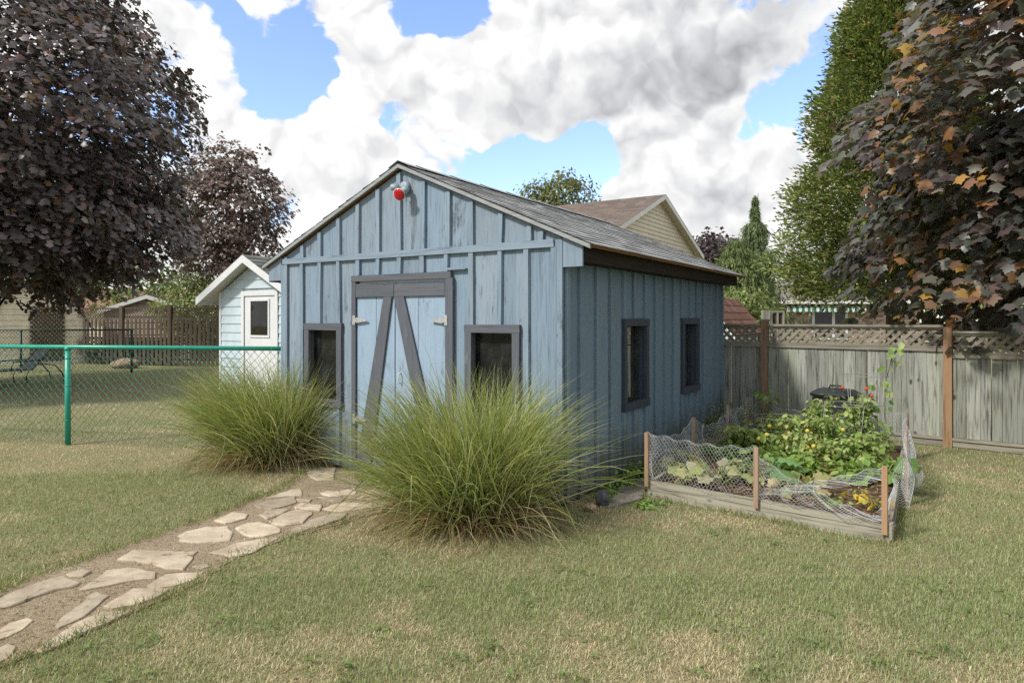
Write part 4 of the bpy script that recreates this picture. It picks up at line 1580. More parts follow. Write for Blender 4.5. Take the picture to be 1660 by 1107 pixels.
# gambrel shed with brown roof just beyond the fence
gd = 15.0
gx, gd = 3.82, 15.86
gsd = thing('gambrel_shed', 'white gambrel shed with brown shingle roof peeking over the fence', 'shed', (gx, gd, 0), R(-35))
gp = [(-1.25, 0), (-1.25, 1.35), (-.85, 1.95), (0, 2.22), (.70, 2.05), (1.32, 1.4), (1.35, 0)]
V = [(x, 0, z) for x, z in gp] + [(x, 2.4, z) for x, z in gp]
mesh_py('wall', V, [tuple(range(7)), tuple(range(13, 6, -1))] + [(i, 7 + i, 8 + i, i + 1) for i in range(6)], M['white_vinyl'], gsd)
for i in range(12):
    z0, z1 = i * .18, i * .18 + .172
    if z1 > 2.15:
        break
    w0 = 1.28 if z0 < 1.4 else 1.28 * (2.3 - z0) / .9
    mesh_py('siding_board', [(-w0 + .05, -.02, z0), (w0, -.02, z0), (w0 * .97, -.004, z1), (-w0 + .05, -.004, z1)], [(0, 1, 2, 3)], M['white_vinyl'], gsd)
gro = [(-1.4, 1.25), (-.9, 2.02), (0, 2.30), (.78, 2.12), (1.5, 1.25)]
V, F, C = [], [], []
for (x0, z0), (x1, z1) in zip(gro[:-1], gro[1:]):
    n = 5
    for r_i in range(n):
        for q_i in range(9):
            t0, t1 = r_i / n, (r_i + 1) / n
            y0, y1 = -.12 + q_i * .3, -.12 + q_i * .3 + .292
            n0 = len(V)
            lift = .012
            V += [(x0 + (x1 - x0) * t0, y0, z0 + (z1 - z0) * t0 + (.0 if z1 < z0 else lift)), (x0 + (x1 - x0) * t1, y0, z0 + (z1 - z0) * t1 + (lift if z1 < z0 else 0)),
                  (x0 + (x1 - x0) * t1, y1, z0 + (z1 - z0) * t1 + (lift if z1 < z0 else 0)), (x0 + (x1 - x0) * t0, y1, z0 + (z1 - z0) * t0 + (.0 if z1 < z0 else lift))]
            F.append((n0, n0 + 1, n0 + 2, n0 + 3))
            C += [np.array((.21, .105, .075)) * random.uniform(.7, 1.2)] * 4
gr = mesh_py('roof', [v for p_ in [[(x, -.12, z - .03), (x, 2.6, z - .03)] for x, z in gro] for v in p_], [(2 * i, 2 * i + 2, 2 * i + 3, 2 * i + 1) for i in range(4)], M['black'], gsd)
o = mesh_np('shingles', V, F, M['shingle'], gr, np.array(C))
o['kind'] = 'stuff'
for (x0, z0), (x1, z1) in zip(gro[:-1], gro[1:]):
    mesh_py('rake_board', [(x0, -.14, z0 - .1), (x1, -.14, z1 - .1), (x1, -.14, z1 + .0), (x0, -.14, z0 + .0), (x0, -.121, z0 - .1), (x1, -.121, z1 - .1), (x1, -.121, z1), (x0, -.121, z0)], [(0, 1, 2, 3), (7, 6, 5, 4), (0, 4, 5, 1), (3, 2, 6, 7)], M['white'], gr)
# wooden screen between the gambrel shed and the bungalow
sc_p = P(1234, 503, 17.0)
sn = thing('wooden_screen', 'short grey timber privacy screen with openings behind the left cedar post', 'screen', (sc_p[0], sc_p[1], 0), R(-10))
for i in range(3):
    box('board', M['fence'], sn, i * .075, i * .075 + .07, 0, .02, 0, sc_p[2])
for i in range(3):
    box('post', M['fence'], sn, .24 + i * .14, .28 + i * .14, 0, .05, 0, sc_p[2] - .05)
box('rail', M['fence_x'], sn, .23, .56, -.002, .05, sc_p[2] - .05, sc_p[2] - .01)
box('panel', M['dark_wood'], sn, .25, .55, .06, .08, 0, sc_p[2] - .08)

# roofs behind the picket fence
hs_p = P(150, 478, 38.0)
fh, _r = gable_house('brown_roof_house', 'low house with reddish brown roof behind the picket fence', (P(120, 478, 40)[0], 40.0), 3.2, 10.0, .38, 3.35, M['barn'], (.30, .17, .13), 0)
fh.rotation_euler = (0, 0, R(-90))
sh2 = P(240, 478, 27.0)
ph, _r = gable_house('plank_shed', 'small pinkish plank shed gable just behind the picket fence', sh2[:2], 1.75, 2.5, .32, sh2[2], plain('pink_planks', (.42, .33, .27), .8, var=.1), (.25, .2, .17), R(3), .12, .15, 10)
ph['category'] = 'shed'

# ------------------------------------------------------------------ small things
ck = G(62, 619)
ch = thing('lounge_chair', 'grey sling chaise lounge standing on the lawn beyond the green fence', 'chair', (ck[0], ck[1], 0), R(60))
hs = 1.0
back = MB().add([(-.28, -.3, .36), (.22, -.3, .95), (.22, .3, .95), (-.28, .3, .36), (-.26, -.3, .34), (.24, -.3, .93), (.24, .3, .93), (-.26, .3, .34)], BOXF)
back.build('backrest', M['chair'], ch)
box('seat', M['chair'], ch, -1.6, -.28, -.3, .3, .34, .36)
for y in (-.33, .33):
    a_ = MB().tube([(-1.6, y, .35), (-.28, y, .35), (.24, y, .96)], .018, 6)
    a_.build('side_rail', M['chair_frame'], ch, True)
    a_ = MB().tube([(-.35, y, .35), (-.42, y, .18), (-.4, y, .0)], .016, 6)
    a_.build('leg', M['chair_frame'], ch, True)
    a_ = MB().tube([(-.1, y, .5), (.25, y, .42), (.42, y, .2), (.45, y, .0)], .016, 6)
    a_.build('leg', M['chair_frame'], ch, True)
    a_ = MB().tube([(-1.4, y, .35), (-1.45, y, .0)], .016, 6)
    a_.build('leg', M['chair_frame'], ch, True)
    a_ = MB().tube([(-.75, y, .36), (-.7, y, .56), (-.1, y, .58), (.02, y, .64)], .018, 6)
    a_.build('armrest', M['chair_frame'], ch, True)


def rock(name, label, loc, r, mat, seed, cat='rock'):
    import bmesh
    bm = bmesh.new()
    bmesh.ops.create_icosphere(bm, subdivisions=3, radius=1)
    rg = np.random.default_rng(seed)
    pl_ = [(Vector(rg.normal(0, 1, 3)).normalized(), rg.uniform(.72, .95)) for _ in range(9)]
    for v in bm.verts:
        for n, d in pl_:
            dd = v.co.dot(n)
            if dd > d:
                v.co -= n * (dd - d) * .85
        v.co = Vector((v.co.x * r[0], v.co.y * r[1], (v.co.z) * r[2]))
    me = bpy.data.meshes.new(name)
    bm.to_mesh(me)
    bm.free()
    me.materials.append(mat)
    o = bpy.data.objects.new(name, me)
    o.location = (loc[0], loc[1], loc[2] + r[2] * .8)
    link(o)
    return tag(o, label, cat)


g1, g2 = G(977, 822), G(957, 829)
rock('dark_rock', 'dark grey angular rock beside the shed corner', g1 + np.array([0, .06, 0]), (.068, .065, .08), M['rock_dark'], 4)
rock('tan_rock', 'small tan rounded rock next to the dark rock', g2, (.052, .05, .043), M['rock_tan'], 8)
rock('field_stone', 'flat tan stone lying at the foot of the picket fence', G(203, 597), (.5, .3, .19), M['rock_tan'], 11)
slab = mesh_py('paving_slab', [(*G(985, 826)[:2], 0), (*G(1040, 812)[:2], 0), (*G(1052, 776)[:2], 0), (*G(1008, 785)[:2], 0), (*G(985, 826)[:2], .022), (*G(1040, 812)[:2], .022), (*G(1052, 776)[:2], .022), (*G(1008, 785)[:2], .022)], BOXF, M['slab'])
tag(slab, 'small concrete slab on the ground between shed wall and garden bed', 'slab')
cbp = np.array([4.24, 8.75])
cb = thing('compost_bin', 'black plastic compost bin standing against the board fence', 'compost bin', (cbp[0], cbp[1], 0), math.atan2(fd[1], fd[0]))
V, F = [], []
for z, r_ in ((0, .30), (.2, .295), (.21, .285), (.42, .275), (.43, .265), (.62, .255)):
    for k in range(16):
        an = 2 * math.pi * (k + .5) / 16
        c, s = math.cos(an), math.sin(an)
        e = max(abs(c), abs(s)) ** .55
        V.append((r_ * c / e * 1.05, r_ * s / e, z))
for i in range(5):
    for k in range(16):
        F.append((i * 16 + k, i * 16 + (k + 1) % 16, i * 16 + 16 + (k + 1) % 16, i * 16 + 16 + k))
mesh_py('body', V, F, M['bin'], cb)
V, F = [], []
for z, r_ in ((.615, .275), (.645, .285), (.66, .27), (.70, .20), (.715, .05)):
    for k in range(16):
        an = 2 * math.pi * (k + .5) / 16
        c, s = math.cos(an), math.sin(an)
        e = max(abs(c), abs(s)) ** .55
        V.append((r_ * c / e * 1.05, r_ * s / e, z))
for i in range(4):
    for k in range(16):
        F.append((i * 16 + k, i * 16 + (k + 1) % 16, i * 16 + 16 + (k + 1) % 16, i * 16 + 16 + k))
F.append(tuple(range(64, 80)))
lid = mesh_py('lid', V, F, M['bin'], cb)
MB().tube([(-.08, 0, .71), (-.07, 0, .745), (.07, 0, .745), (.08, 0, .71)], .014, 6).build('handle', M['bin'], lid, True)

# ------------------------------------------------------------------ vegetation helpers
def unit(v):
    return v / np.maximum(np.linalg.norm(v, axis=-1, keepdims=True), 1e-9)


MAPLE_V = np.array([(0, .36, .03), (0, 0, 0), (.33, .0, -.05), (.27, .24, .0), (.58, .52, -.09), (.23, .56, .0), (0, 1, -.12), (-.23, .56, .0), (-.58, .52, -.09), (-.27, .24, .0), (-.33, .0, -.05)])
MAPLE_F = np.array([(0, i, i % 10 + 1) for i in range(1, 11)])
_hl = [(.2, -.06), (.41, .02), (.35, .17), (.48, .28), (.67, .50), (.45, .51), (.31, .58), (.32, .74), (.15, .80)]
_ol = [(0, 0)] + _hl + [(0, 1.03)] + [(-a, b) for a, b in reversed(_hl)]
MAPLE_BIG_V = np.array([(0, .36, .035)] + [(a, b, -.16 * a * a - .14 * max(0, b - .5) ** 1.5 - (.05 if abs(a) > .4 else 0)) for a, b in _ol])
MAPLE_BIG_F = np.array([(0, i, i % len(_ol) + 1) for i in range(1, len(_ol) + 1)])
_ol = [(0, 0), (.45, .16), (.24, .4), (.46, .72), (0, 1), (-.46, .72), (-.24, .4), (-.45, .16)]
MAPLE_SM_V = np.array([(0, .45, .05)] + [(a, b, -.08 * (abs(a) > .3) - .08 * (b > .9)) for a, b in _ol])
MAPLE_SM_F = np.array([(0, i, i % 8 + 1) for i in range(1, 9)])
OVAL_V = np.array([(0, 0, 0), (.26, .35, .05), (.2, .7, .03), (0, 1, -.06), (-.2, .7, .03), (-.26, .35, .05)])
OVAL_F = np.array([(0, 1, 2), (0, 2, 3), (0, 3, 4), (0, 4, 5)])
DIAM_V = np.array([(0, 0, 0), (.16, .45, .03), (0, 1, -.03), (-.16, .45, .03)])
DIAM_F = np.array([(0, 1, 2), (0, 2, 3)])


def leaves_np(pos, nrm, tip, size, TV, TF, col, wid=None):
    """many leaves: pos base, nrm face direction, tip pointing direction"""
    n = len(pos)
    tip = unit(tip - nrm * np.sum(tip * nrm, 1, keepdims=True) * .0)
    side = unit(np.cross(tip, nrm))
    nr = np.cross(side, tip)
    size = np.broadcast_to(size, (n,))
    w = size if wid is None else wid
    V = (pos[:, None, :] + side[:, None, :] * (TV[None, :, 0:1] * np.broadcast_to(w, (n,))[:, None, None])
         + tip[:, None, :] * (TV[None, :, 1:2] * size[:, None, None]) + nr[:, None, :] * (TV[None, :, 2:3] * size[:, None, None]))
    k = len(TV)
    F = (TF[None] + (np.arange(n) * k)[:, None, None]).reshape(-1, TF.shape[1])
    C = np.repeat(col, k, axis=0)
    return V.reshape(-1, 3), F, C


def rand_dirs(n):
    return unit(RNG.normal(0, 1, (n, 3)))


def limb_tree(name, parent, base, trunk_top, r0, targets, mat, sides=9):
    """tapered trunk, limbs bending out to the targets"""
    m = MB()
    b, t = np.array(base, float), np.array(trunk_top, float)
    pts = [b + (t - b) * k + np.array([RNG.normal(0, .04), RNG.normal(0, .04), 0]) * (0 < k < 1) for k in np.linspace(0, 1, 6)]
    m.tube(pts, [r0 * 1.35, r0 * 1.05, r0 * .92, r0 * .8, r0 * .66, r0 * .4], sides)
    tr = m.build(name, mat, parent, True)
    lm = MB()
    for q in targets:
        q = np.array(q)
        s = b + (t - b) * RNG.uniform(.38, .98)
        mid = s + (q - s) * .5 + np.array([0, 0, .12 * np.linalg.norm(q - s)])
        pp = [s + (mid - s) * .0, s + (mid - s) * .5 + RNG.normal(0, .06, 3), mid + RNG.normal(0, .08, 3), mid + (q - mid) * .5 + RNG.normal(0, .06, 3), q]
        rr = r0 * RNG.uniform(.22, .42)
        lm.tube(pp, [rr, rr * .8, rr * .55, rr * .32, rr * .1], 5)
    lm.build('limbs', mat, tr, True)['kind'] = 'stuff'
    return tr


def maple_crown(center, rad, n_spray, per, spray_r, leaf, seed, cam_bias=.55, lump=.22, zmin=None, flat=.35, inner=.25, keep=None, hang=0.0):
    """sprays of leaves over a lumpy ellipsoid; each spray a drooping layered plate. returns pos, nrm, tip, size, depth-in-crown, spray centres"""
    rg = np.random.default_rng(seed)
    c = np.array(center, float)
    rad = np.array(rad, float)
    d = unit(rg.normal(0, 1, (n_spray * 3, 3)))
    tocam = unit(np.array([0, 0, HC]) - c)
    w = .5 + .5 * d @ tocam
    sel = rg.random(len(d)) < (1 - cam_bias) + cam_bias * w * 1.4
    d = d[sel][:n_spray]
    lumpf = 1 + lump * (np.sin(d[:, 0] * 5 + seed) * np.sin(d[:, 1] * 5 + 1.7 * seed) + np.sin(d[:, 2] * 7 + seed * .7) * .7 + rg.normal(0, .35, len(d)))
    depth = np.where(rg.random(len(d)) < inner, rg.uniform(.45, .85, len(d)), rg.uniform(.86, 1.03, len(d)))
    sp = c + d * rad * (lumpf * depth)[:, None]
    ok = np.ones(len(sp), bool)
    if zmin is not None:
        ok &= sp[:, 2] > zmin
    if keep is not None:
        ok &= keep(sp)
    sp, d, depth = sp[ok], d[ok], depth[ok]
    n = len(sp)
    out = unit(d * np.array([1, 1, .35]) + rg.normal(0, .18, (n, 3)))
    pn = unit(out * .55 + np.array([0, 0, .85]) + rg.normal(0, .16, (n, 3)))
    a = unit(np.cross(pn, out))
    b = np.cross(a, pn)
    si = np.repeat(np.arange(n), per)
    N = len(si)
    rr = np.sqrt(rg.random(N)) * spray_r * rg.uniform(.7, 1.25, n)[si]
    an = rg.uniform(0, 2 * np.pi, N)
    o1, o2 = rr * np.cos(an), rr * np.sin(an)
    pos = sp[si] + a[si] * o1[:, None] + b[si] * o2[:, None] * 1.15 + pn[si] * (rg.normal(0, flat * spray_r * .5, N) - (rr / spray_r) ** 2 * spray_r * .28)[:, None]
    tipd = unit(a[si] * o1[:, None] + b[si] * (o2 + spray_r * .35)[:, None] + np.array([0, 0, -.35]) * spray_r + rg.normal(0, .35 * spray_r, (N, 3)))
    nr = unit(pn[si] + rg.normal(0, .42, (N, 3)) + out[si] * .25)
    if hang:
        nr = unit(out[si] * .5 + np.array([0, 0, .85]) + rg.normal(0, .36, (N, 3)))
        tipd = unit(out[si] * .65 + np.array([0, 0, -.6]) + a[si] * (o1 / spray_r)[:, None] * .7 + rg.normal(0, .25, (N, 3)))
    sz = leaf * rg.uniform(.65, 1.25, N)
    return pos, nr, tipd, sz, depth[si], sp, si


def mixc(n, cols, w, var=.2, rg=RNG):
    cols = np.array(cols)
    k = rg.choice(len(cols), n, p=np.array(w) / np.sum(w))
    return cols[k] * rg.uniform(1 - var, 1 + var, (n, 1)) * rg.uniform(.93, 1.07, (n, 3))


PURPLE = [(.12, .10, .104), (.08, .068, .072), (.175, .148, .152), (.06, .058, .05), (.15, .085, .07), (.14, .085, .035)]
# big crimson maple on the left
tL = (-12.6, 15.6)
mapleL = thing('crimson_maple', 'huge dark crimson maple overhanging the neighbouring lawn, left edge of the photo', 'tree', (tL[0], tL[1], 0))
cc = np.array([-12.6, 15.4, 6.7])


def keepL(sp):
    lowest = 2.35 + .22 * np.sin(sp[:, 0] * 1.7) + .02 * (sp[:, 0] + 12) ** 2
    r = np.hypot((sp[:, 0] - tL[0]), (sp[:, 1] - tL[1]))
    pxl = CX + FPX * sp[:, 0] / np.maximum(sp[:, 1], .1)
    pyl = HY - FPX * (sp[:, 2] - HC) / np.maximum(sp[:, 1], .1)
    reach = np.interp(pyl, [-300, 0, 60, 150, 220, 300, 400, 480], [170, 215, 258, 335, 312, 300, 318, 315])
    return (sp[:, 2] > lowest) & ~((r < 1.1) & (sp[:, 2] < 4)) & (pxl < reach)


pos, nr, tp, sz, dp, spc, si = maple_crown(cc, (5.0, 4.9, 5.3), 2050, 27, .50, .15, 3, .6, .17, keep=keepL, inner=.3, hang=1)
sk = np.array([0.0, 0.0])
p2, n2, t2, s2, d2_, sp2, si2 = maple_crown(cc + np.array([.3, -.2, -2.5]), (4.5, 4.4, 2.2), 850, 27, .50, .145, 5, .5, .15, keep=keepL, inner=.35, hang=1)
pos, nr, tp, sz = np.vstack([pos, p2]), np.vstack([nr, n2]), np.vstack([tp, t2]), np.concatenate([sz, s2])
si = np.concatenate([si, si2 + si.max() + 1])
tone = np.random.default_rng(1).uniform(.75, 1.3, si.max() + 1)[si]
colr = mixc(len(pos), PURPLE, [4, 3, 3, 2, 1, .35]) * tone[:, None]
loc = np.array([tL[0], tL[1], 0])
V, F, C = leaves_np(pos - loc, nr, tp, sz, MAPLE_SM_V, MAPLE_SM_F, colr)
crown = mesh_np('crown', V, F, M['leaf_maple'], mapleL, C)
crown['kind'] = 'stuff'
tg = [spc[i] - loc for i in np.random.default_rng(2).choice(len(spc), 26, replace=False)]
limb_tree('trunk', mapleL, (0, 0, -.05), (.3, -.1, 6.5), .34, tg, M['bark'])

# second maple behind it
t2x = P(392, 500, 27.0)
maple2 = thing('crimson_maple', 'smaller round crimson maple behind the white shed roof', 'tree', (t2x[0], t2x[1], 0))
lc2 = np.array([t2x[0], t2x[1], 0])
pos, nr, tp, sz, dp, spc, si = maple_crown(lc2 + np.array([-.6, 0, 5.7]), (2.3, 2.1, 3.0), 620, 18, .40, .16, 9, .4, .13, inner=.4, hang=1)
tone = np.random.default_rng(1).uniform(.75, 1.35, si.max() + 1)[si]
V, F, C = leaves_np(pos - lc2, nr, tp, sz, MAPLE_V, MAPLE_F, mixc(len(pos), [(.15, .10, .094), (.10, .08, .075), (.18, .13, .12), (.125, .09, .062)], [3, 3, 2, 1]) * tone[:, None])
crown = mesh_np('crown', V, F, M['leaf_maple'], maple2, C)
crown['kind'] = 'stuff'
limb_tree('trunk', maple2, (0, 0, -.05), (0, 0, 6.8), .16, [spc[i] - lc2 for i in np.random.default_rng(2).choice(len(spc), 22, replace=False)], M['twig'])

# crimson maple close on the right
tR = np.array([7.7, 9.4, 0])
mapleR = thing('crimson_maple', 'crimson maple with bronze leaf tips leaning over the board fence, right edge', 'tree', tuple(tR))


def keepR(sp):
    r = (sp[:, 0] - 0) / np.maximum(sp[:, 1], .1)
    px = CX + FPX * r
    py = HY - FPX * (sp[:, 2] - HC) / np.maximum(sp[:, 1], .1)
    lowz = 1.62 - .16 * (sp[:, 0] > 5.6) + .10 * np.sin(sp[:, 0] * 4)
    lim = np.interp(py, [-250, 0, 100, 170, 210, 260, 310, 390, 450, 530, 600], [1560, 1500, 1475, 1405, 1368, 1405, 1440, 1362, 1368, 1430, 1450])
    fenced = (sp[:, 2] > 1.62) | (sp[:, 1] > 10.5 - .83 * (sp[:, 0] - 3.2))
    return (sp[:, 2] > lowz) & (px > lim) & fenced


pos, nr, tp, sz, dp, spc, si = maple_crown((7.4, 8.8, 4.9), (3.45, 2.9, 3.9), 1220, 25, .42, .142, 21, .75, .16, keep=keepR, inner=.25, hang=1, flat=.22)
rgm = np.random.default_rng(5)
tone = rgm.uniform(.75, 1.3, si.max() + 1)[si]
bronze_spray = (rgm.random(si.max() + 1) < .34)[si]
colr = mixc(len(pos), [(.082, .085, .072), (.055, .062, .054), (.125, .122, .108), (.08, .062, .064), (.10, .07, .055)], [4, 3, 2, 2, 1])
brz = mixc(len(pos), [(.20, .105, .045), (.28, .17, .045), (.15, .085, .055), (.13, .10, .085)], [3, 1.3, 3, 2])
# bronze of backlit leaves, put into the colour on the outer left and top
outer = (pos[:, 0] < 6.4) | (pos[:, 2] > 4.8)
isb = bronze_spray & outer & (rgm.random(len(pos)) < .7)
colr = np.where(isb[:, None], brz, colr) * tone[:, None]
order = np.argsort(np.linalg.norm(pos - np.array([0, 0, HC]), axis=1) + np.where(np.abs(pos[:, 0] / pos[:, 1] - .62) < .15, 0, 5))
near = order[:300]
near = near[~((pos[near, 2] < 1.6) & (CX + FPX * pos[near, 0] / pos[near, 1] < 1455))]
rest = np.setdiff1d(np.where(~((pos[:, 2] < 1.6) & (CX + FPX * pos[:, 0] / pos[:, 1] < 1455)))[0], near)
V, F, C = leaves_np(pos[rest] - tR, nr[rest], tp[rest], sz[rest], MAPLE_BIG_V, MAPLE_BIG_F, colr[rest])
crown = mesh_np('crown', V, F, M['leaf_bronze'], mapleR, C)
crown['kind'] = 'stuff'
for i in near:
    V, F, C = leaves_np(np.zeros((1, 3)), nr[i:i + 1], tp[i:i + 1], sz[i:i + 1], MAPLE_BIG_V, MAPLE_BIG_F, colr[i:i + 1])
    o = mesh_np('leaf', V, F, M['leaf_bronze'], mapleR, C)
    o.location = tuple(pos[i] - tR)
limb_tree('trunk', mapleR, (0, 0, -.05), (-.1, -.1, 5.2), .17, [spc[i] - tR for i in rgm.choice(len(spc), 24, replace=False)], M['bark'])


# tall cedar behind it
def evergreen(name, label, base, height, prof, n_br, per, frond, cols, wts, seed, mat='needle', droop=.35, lump=.18, trunk_r=.15, z_low=.15):
    """tiers of fanned flat sprays; prof(h) radius by relative height"""
    rg = np.random.default_rng(seed)
    b = np.array([base[0], base[1], 0.0])
    th = thing(name, label, 'tree', tuple(b))
    h = rg.random(n_br) ** 1.1
    an = rg.uniform(0, 2 * np.pi, n_br)
    tocam = math.atan2(-b[1], -b[0])
    flip = (np.cos(an - tocam) < -.2) & (rg.random(n_br) < .6)
    an = np.where(flip, an + np.pi, an)
    lumpv = 1 + lump * (np.sin(an * 3 + h * 9 + seed) + np.sin(h * 31 + an * 2) * .7) + rg.normal(0, lump * .55, n_br)
    r = prof(h) * lumpv * np.where(rg.random(n_br) < .36, rg.uniform(.3, .8, n_br), rg.uniform(.82, 1.04, n_br))
    z = z_low + h * (height - z_low)
    out = np.column_stack([np.cos(an), np.sin(an), np.zeros(n_br)])
    cen = out * r[:, None] + np.array([0, 0, 1.0]) * z[:, None]
    dirv = unit(out + np.array([0, 0, .6]) + rg.normal(0, .35, (n_br, 3)))
    si = np.repeat(np.arange(n_br), per)
    N = len(si)
    fan = unit(np.cross(dirv, np.array([0, 0, 1.0])) + rg.normal(0, .5, (n_br, 3)))
    ph = rg.normal(0, .65, N)
    along = rg.random(N)
    tip = unit(dirv[si] * np.cos(ph)[:, None] + fan[si] * np.sin(ph)[:, None] + np.array([0, 0, -droop]) * along[:, None] + rg.normal(0, .2, (N, 3)))
    pos = cen[si] + tip * (along * frond * 2.6)[:, None] + rg.normal(0, frond * .3, (N, 3))
    nrm = unit(np.cross(tip, fan[si]) + rg.normal(0, .4, (N, 3)))
    tone = rg.uniform(.7, 1.3, n_br)[si]
    col = mixc(N, cols, wts, .2, rg) * tone[:, None]
    sz = frond * rg.uniform(.5, 1.05, N)
    V, F, C = leaves_np(pos, nrm, tip, sz, DIAM_V, DIAM_F, col, sz * 1.15)
    o = mesh_np('crown', V, F, M[mat], th, C)
    o['kind'] = 'stuff'
    m = MB().tube([(0, 0, -.05), (0, 0, height * .5), (0, 0, height * .97)], [trunk_r, trunk_r * .6, trunk_r * .1], 7)
    m.build('trunk', M['bark'], th, True)
    lm = MB()
    for i in rg.choice(n_br, 40, replace=False):
        lm.tube([(0, 0, cen[i][2] - .3), tuple(cen[i] * np.array([.5, .5, 1]) - np.array([0, 0, .12])), tuple(cen[i])], [trunk_r * .25, trunk_r * .15, .006], 4)
    lm.build('limbs', M['bark'], th, True)['kind'] = 'stuff'
    return th


cdr = P(1448, 500, 13.2)
evergreen('cedar_tree', 'tall yellow-green cedar behind the board fence beside the crimson maple', cdr, 9.9, lambda h: 1.72 * np.clip((.90 - h) / .66, 0, 1.15) * (.62 + .38 * np.clip(h / .2, 0, 1)) + .06, 7100, 18, .128,
          [(.18, .225, .065), (.135, .18, .055), (.24, .265, .085), (.09, .13, .042), (.38, .25, .10)], [4, 4, 2, 3, .6], 31, lump=.15, z_low=2.0)


# weeping spruces
def weeping(name, label, base, height, prof, n_str, seed, cols, spire=True, lens=(.35, 1.1)):
    rg = np.random.default_rng(seed)
    b = np.array([base[0], base[1], 0.0])
    th = thing(name, label, 'tree', tuple(b))
    h = rg.random(n_str) ** .9
    an = rg.uniform(0, 2 * np.pi, n_str)
    tier = np.round(h * 11) / 11
    h = tier * .45 + h * .55
    r = prof(h) * rg.uniform(.25, 1.05, n_str)
    L = rg.uniform(lens[0], lens[1], n_str) * (1 - .72 * h)
    z0 = .3 + h * (height - .3) + .10 * r
    P_, T_, N_, S_, C_ = [], [], [], [], []
    k = 9
    t = np.linspace(0, 1, k)
    out = np.column_stack([np.cos(an), np.sin(an), np.zeros(n_str)])
    pos = (out * r[:, None])[:, None, :] + np.array([0, 0, 1.0]) * (z0[:, None] - L[:, None] * t[None, :])[:, :, None] + rg.normal(0, .02, (n_str, k, 3))
    pos[:, :, 2] = np.maximum(pos[:, :, 2], .2)
    tip = unit(np.array([0, 0, -1.0]) + rg.normal(0, .35, (n_str, k, 3)) + out[:, None, :] * .2)
    nrm = unit(out[:, None, :] + rg.normal(0, .5, (n_str, k, 3)))
    tone = rg.uniform(.6, 1.35, (n_str, 1)) * np.ones((1, k))
    col = mixc(n_str * k, cols, np.ones(len(cols)), .15, rg) * tone.reshape(-1, 1)
    V, F, C = leaves_np(pos.reshape(-1, 3), nrm.reshape(-1, 3), tip.reshape(-1, 3), rg.uniform(.11, .22, n_str * k), DIAM_V, DIAM_F, col, rg.uniform(.14, .3, n_str * k) * np.repeat(1.05 - .75 * h, k))
    # branch crests
    nb_ = n_str
    t2 = rg.random(nb_)
    p2 = out * (r * t2)[:, None] + np.array([0, 0, 1.0]) * (z0 + .05)[:, None]
    V2, F2, C2 = leaves_np(p2, unit(rg.normal(0, .5, (nb_, 3)) + np.array([0, 0, 1.0])), unit(out + np.array([0, 0, .1 + .9 * 0])), rg.uniform(.5, 1.0, nb_) * np.clip(.05 + .3 * r, .05, .3), DIAM_V, DIAM_F, mixc(nb_, cols, np.ones(len(cols)), .2, rg))
    o = mesh_np('crown', np.vstack([V, V2]), np.vstack([F, F2 + len(V)]), M['needle'], th, np.vstack([C, C2]))
    o['kind'] = 'stuff'
    MB().tube([(0, 0, -.05), (0, 0, height * .5), (.02, 0, height * .9), (.12, 0, height + .12)], [.12, .07, .025, .008], 6).build('trunk', M['bark'], th, True)
    return th


wsp = P(1224, 500, 24.0)
weeping('weeping_spruce', 'slender weeping spruce spire between the cream house and the cedar', wsp, 6.0, lambda h: .02 + 2.3 * np.clip(1 - h, 0, 1) ** 1.1 * (.75 + .45 * np.sin(h * 34)), 3600, 41, [(.13, .175, .08), (.10, .145, .06), (.17, .21, .105)])
wsp2 = P(1192, 500, 23.0)
weeping('weeping_spruce', 'low wide weeping evergreen at the shed roof end', wsp2, 4.35, lambda h: .15 + 1.9 * (1 - h) ** .75, 1700, 43, [(.15, .20, .075), (.115, .165, .06), (.19, .23, .10)])


def broad_tree(name, label, base, zc, rad, n_sp, per, sr, leaf, cols, wts, seed, trunk_r=.15, tmpl=None, lump=.17, cat='tree', flat=.5, transl='leaf'):
    b = np.array([base[0], base[1], 0.0])
    th = thing(name, label, cat, tuple(b))
    pos, nr, tp, sz, dp, spc, si = maple_crown(b + np.array([0, 0, zc]), rad, n_sp, per, sr, leaf, seed, .4, lump, zmin=.08, flat=flat)
    rg = np.random.default_rng(seed)
    tone = rg.uniform(.7, 1.35, si.max() + 1)[si]
    TV, TF = (OVAL_V, OVAL_F) if tmpl is None else tmpl
    V, F, C = leaves_np(pos - b, nr, tp, sz, TV, TF, mixc(len(pos), cols, wts, .2, rg) * tone[:, None])
    o = mesh_np('crown', V, F, M[transl], th, C)
    o['kind'] = 'stuff'
    limb_tree('trunk', th, (0, 0, -.05), (0, 0, zc), trunk_r, [spc[i] - b for i in rg.choice(len(spc), 14, replace=False)], M['bark'], 7)
    return th


gt = P(903, 320, 42.0)
broad_tree('leafy_tree', 'round yellow-green tree top showing above the blue shed roof', gt, 8.0, (2.3, 2.3, 2.75), 420, 22, .55, .24, [(.12, .14, .045), (.09, .11, .035), (.155, .165, .055)], [3, 2, 2], 51)
dm = P(1152, 410, 46.0)
broad_tree('crimson_maple', 'distant dark crimson maple right of the cream house', dm, 5.3, (2.5, 2.4, 2.2), 300, 20, .6, .28, [(.06, .04, .042), (.045, .035, .036)], [1, 1], 53, tmpl=(MAPLE_V, MAPLE_F), transl='leaf_maple')
gb = P(322, 470, 26.0)
broad_tree('green_bush', 'pale green leafy bush between the white shed and picket fence top', gb, 1.95, (1.5, 1.1, 1.15), 220, 22, .32, .14, [(.17, .21, .075), (.12, .16, .055), (.22, .25, .10)], [3, 2, 2], 55, .06, cat='bush')
gb2 = P(215, 470, 34.0)
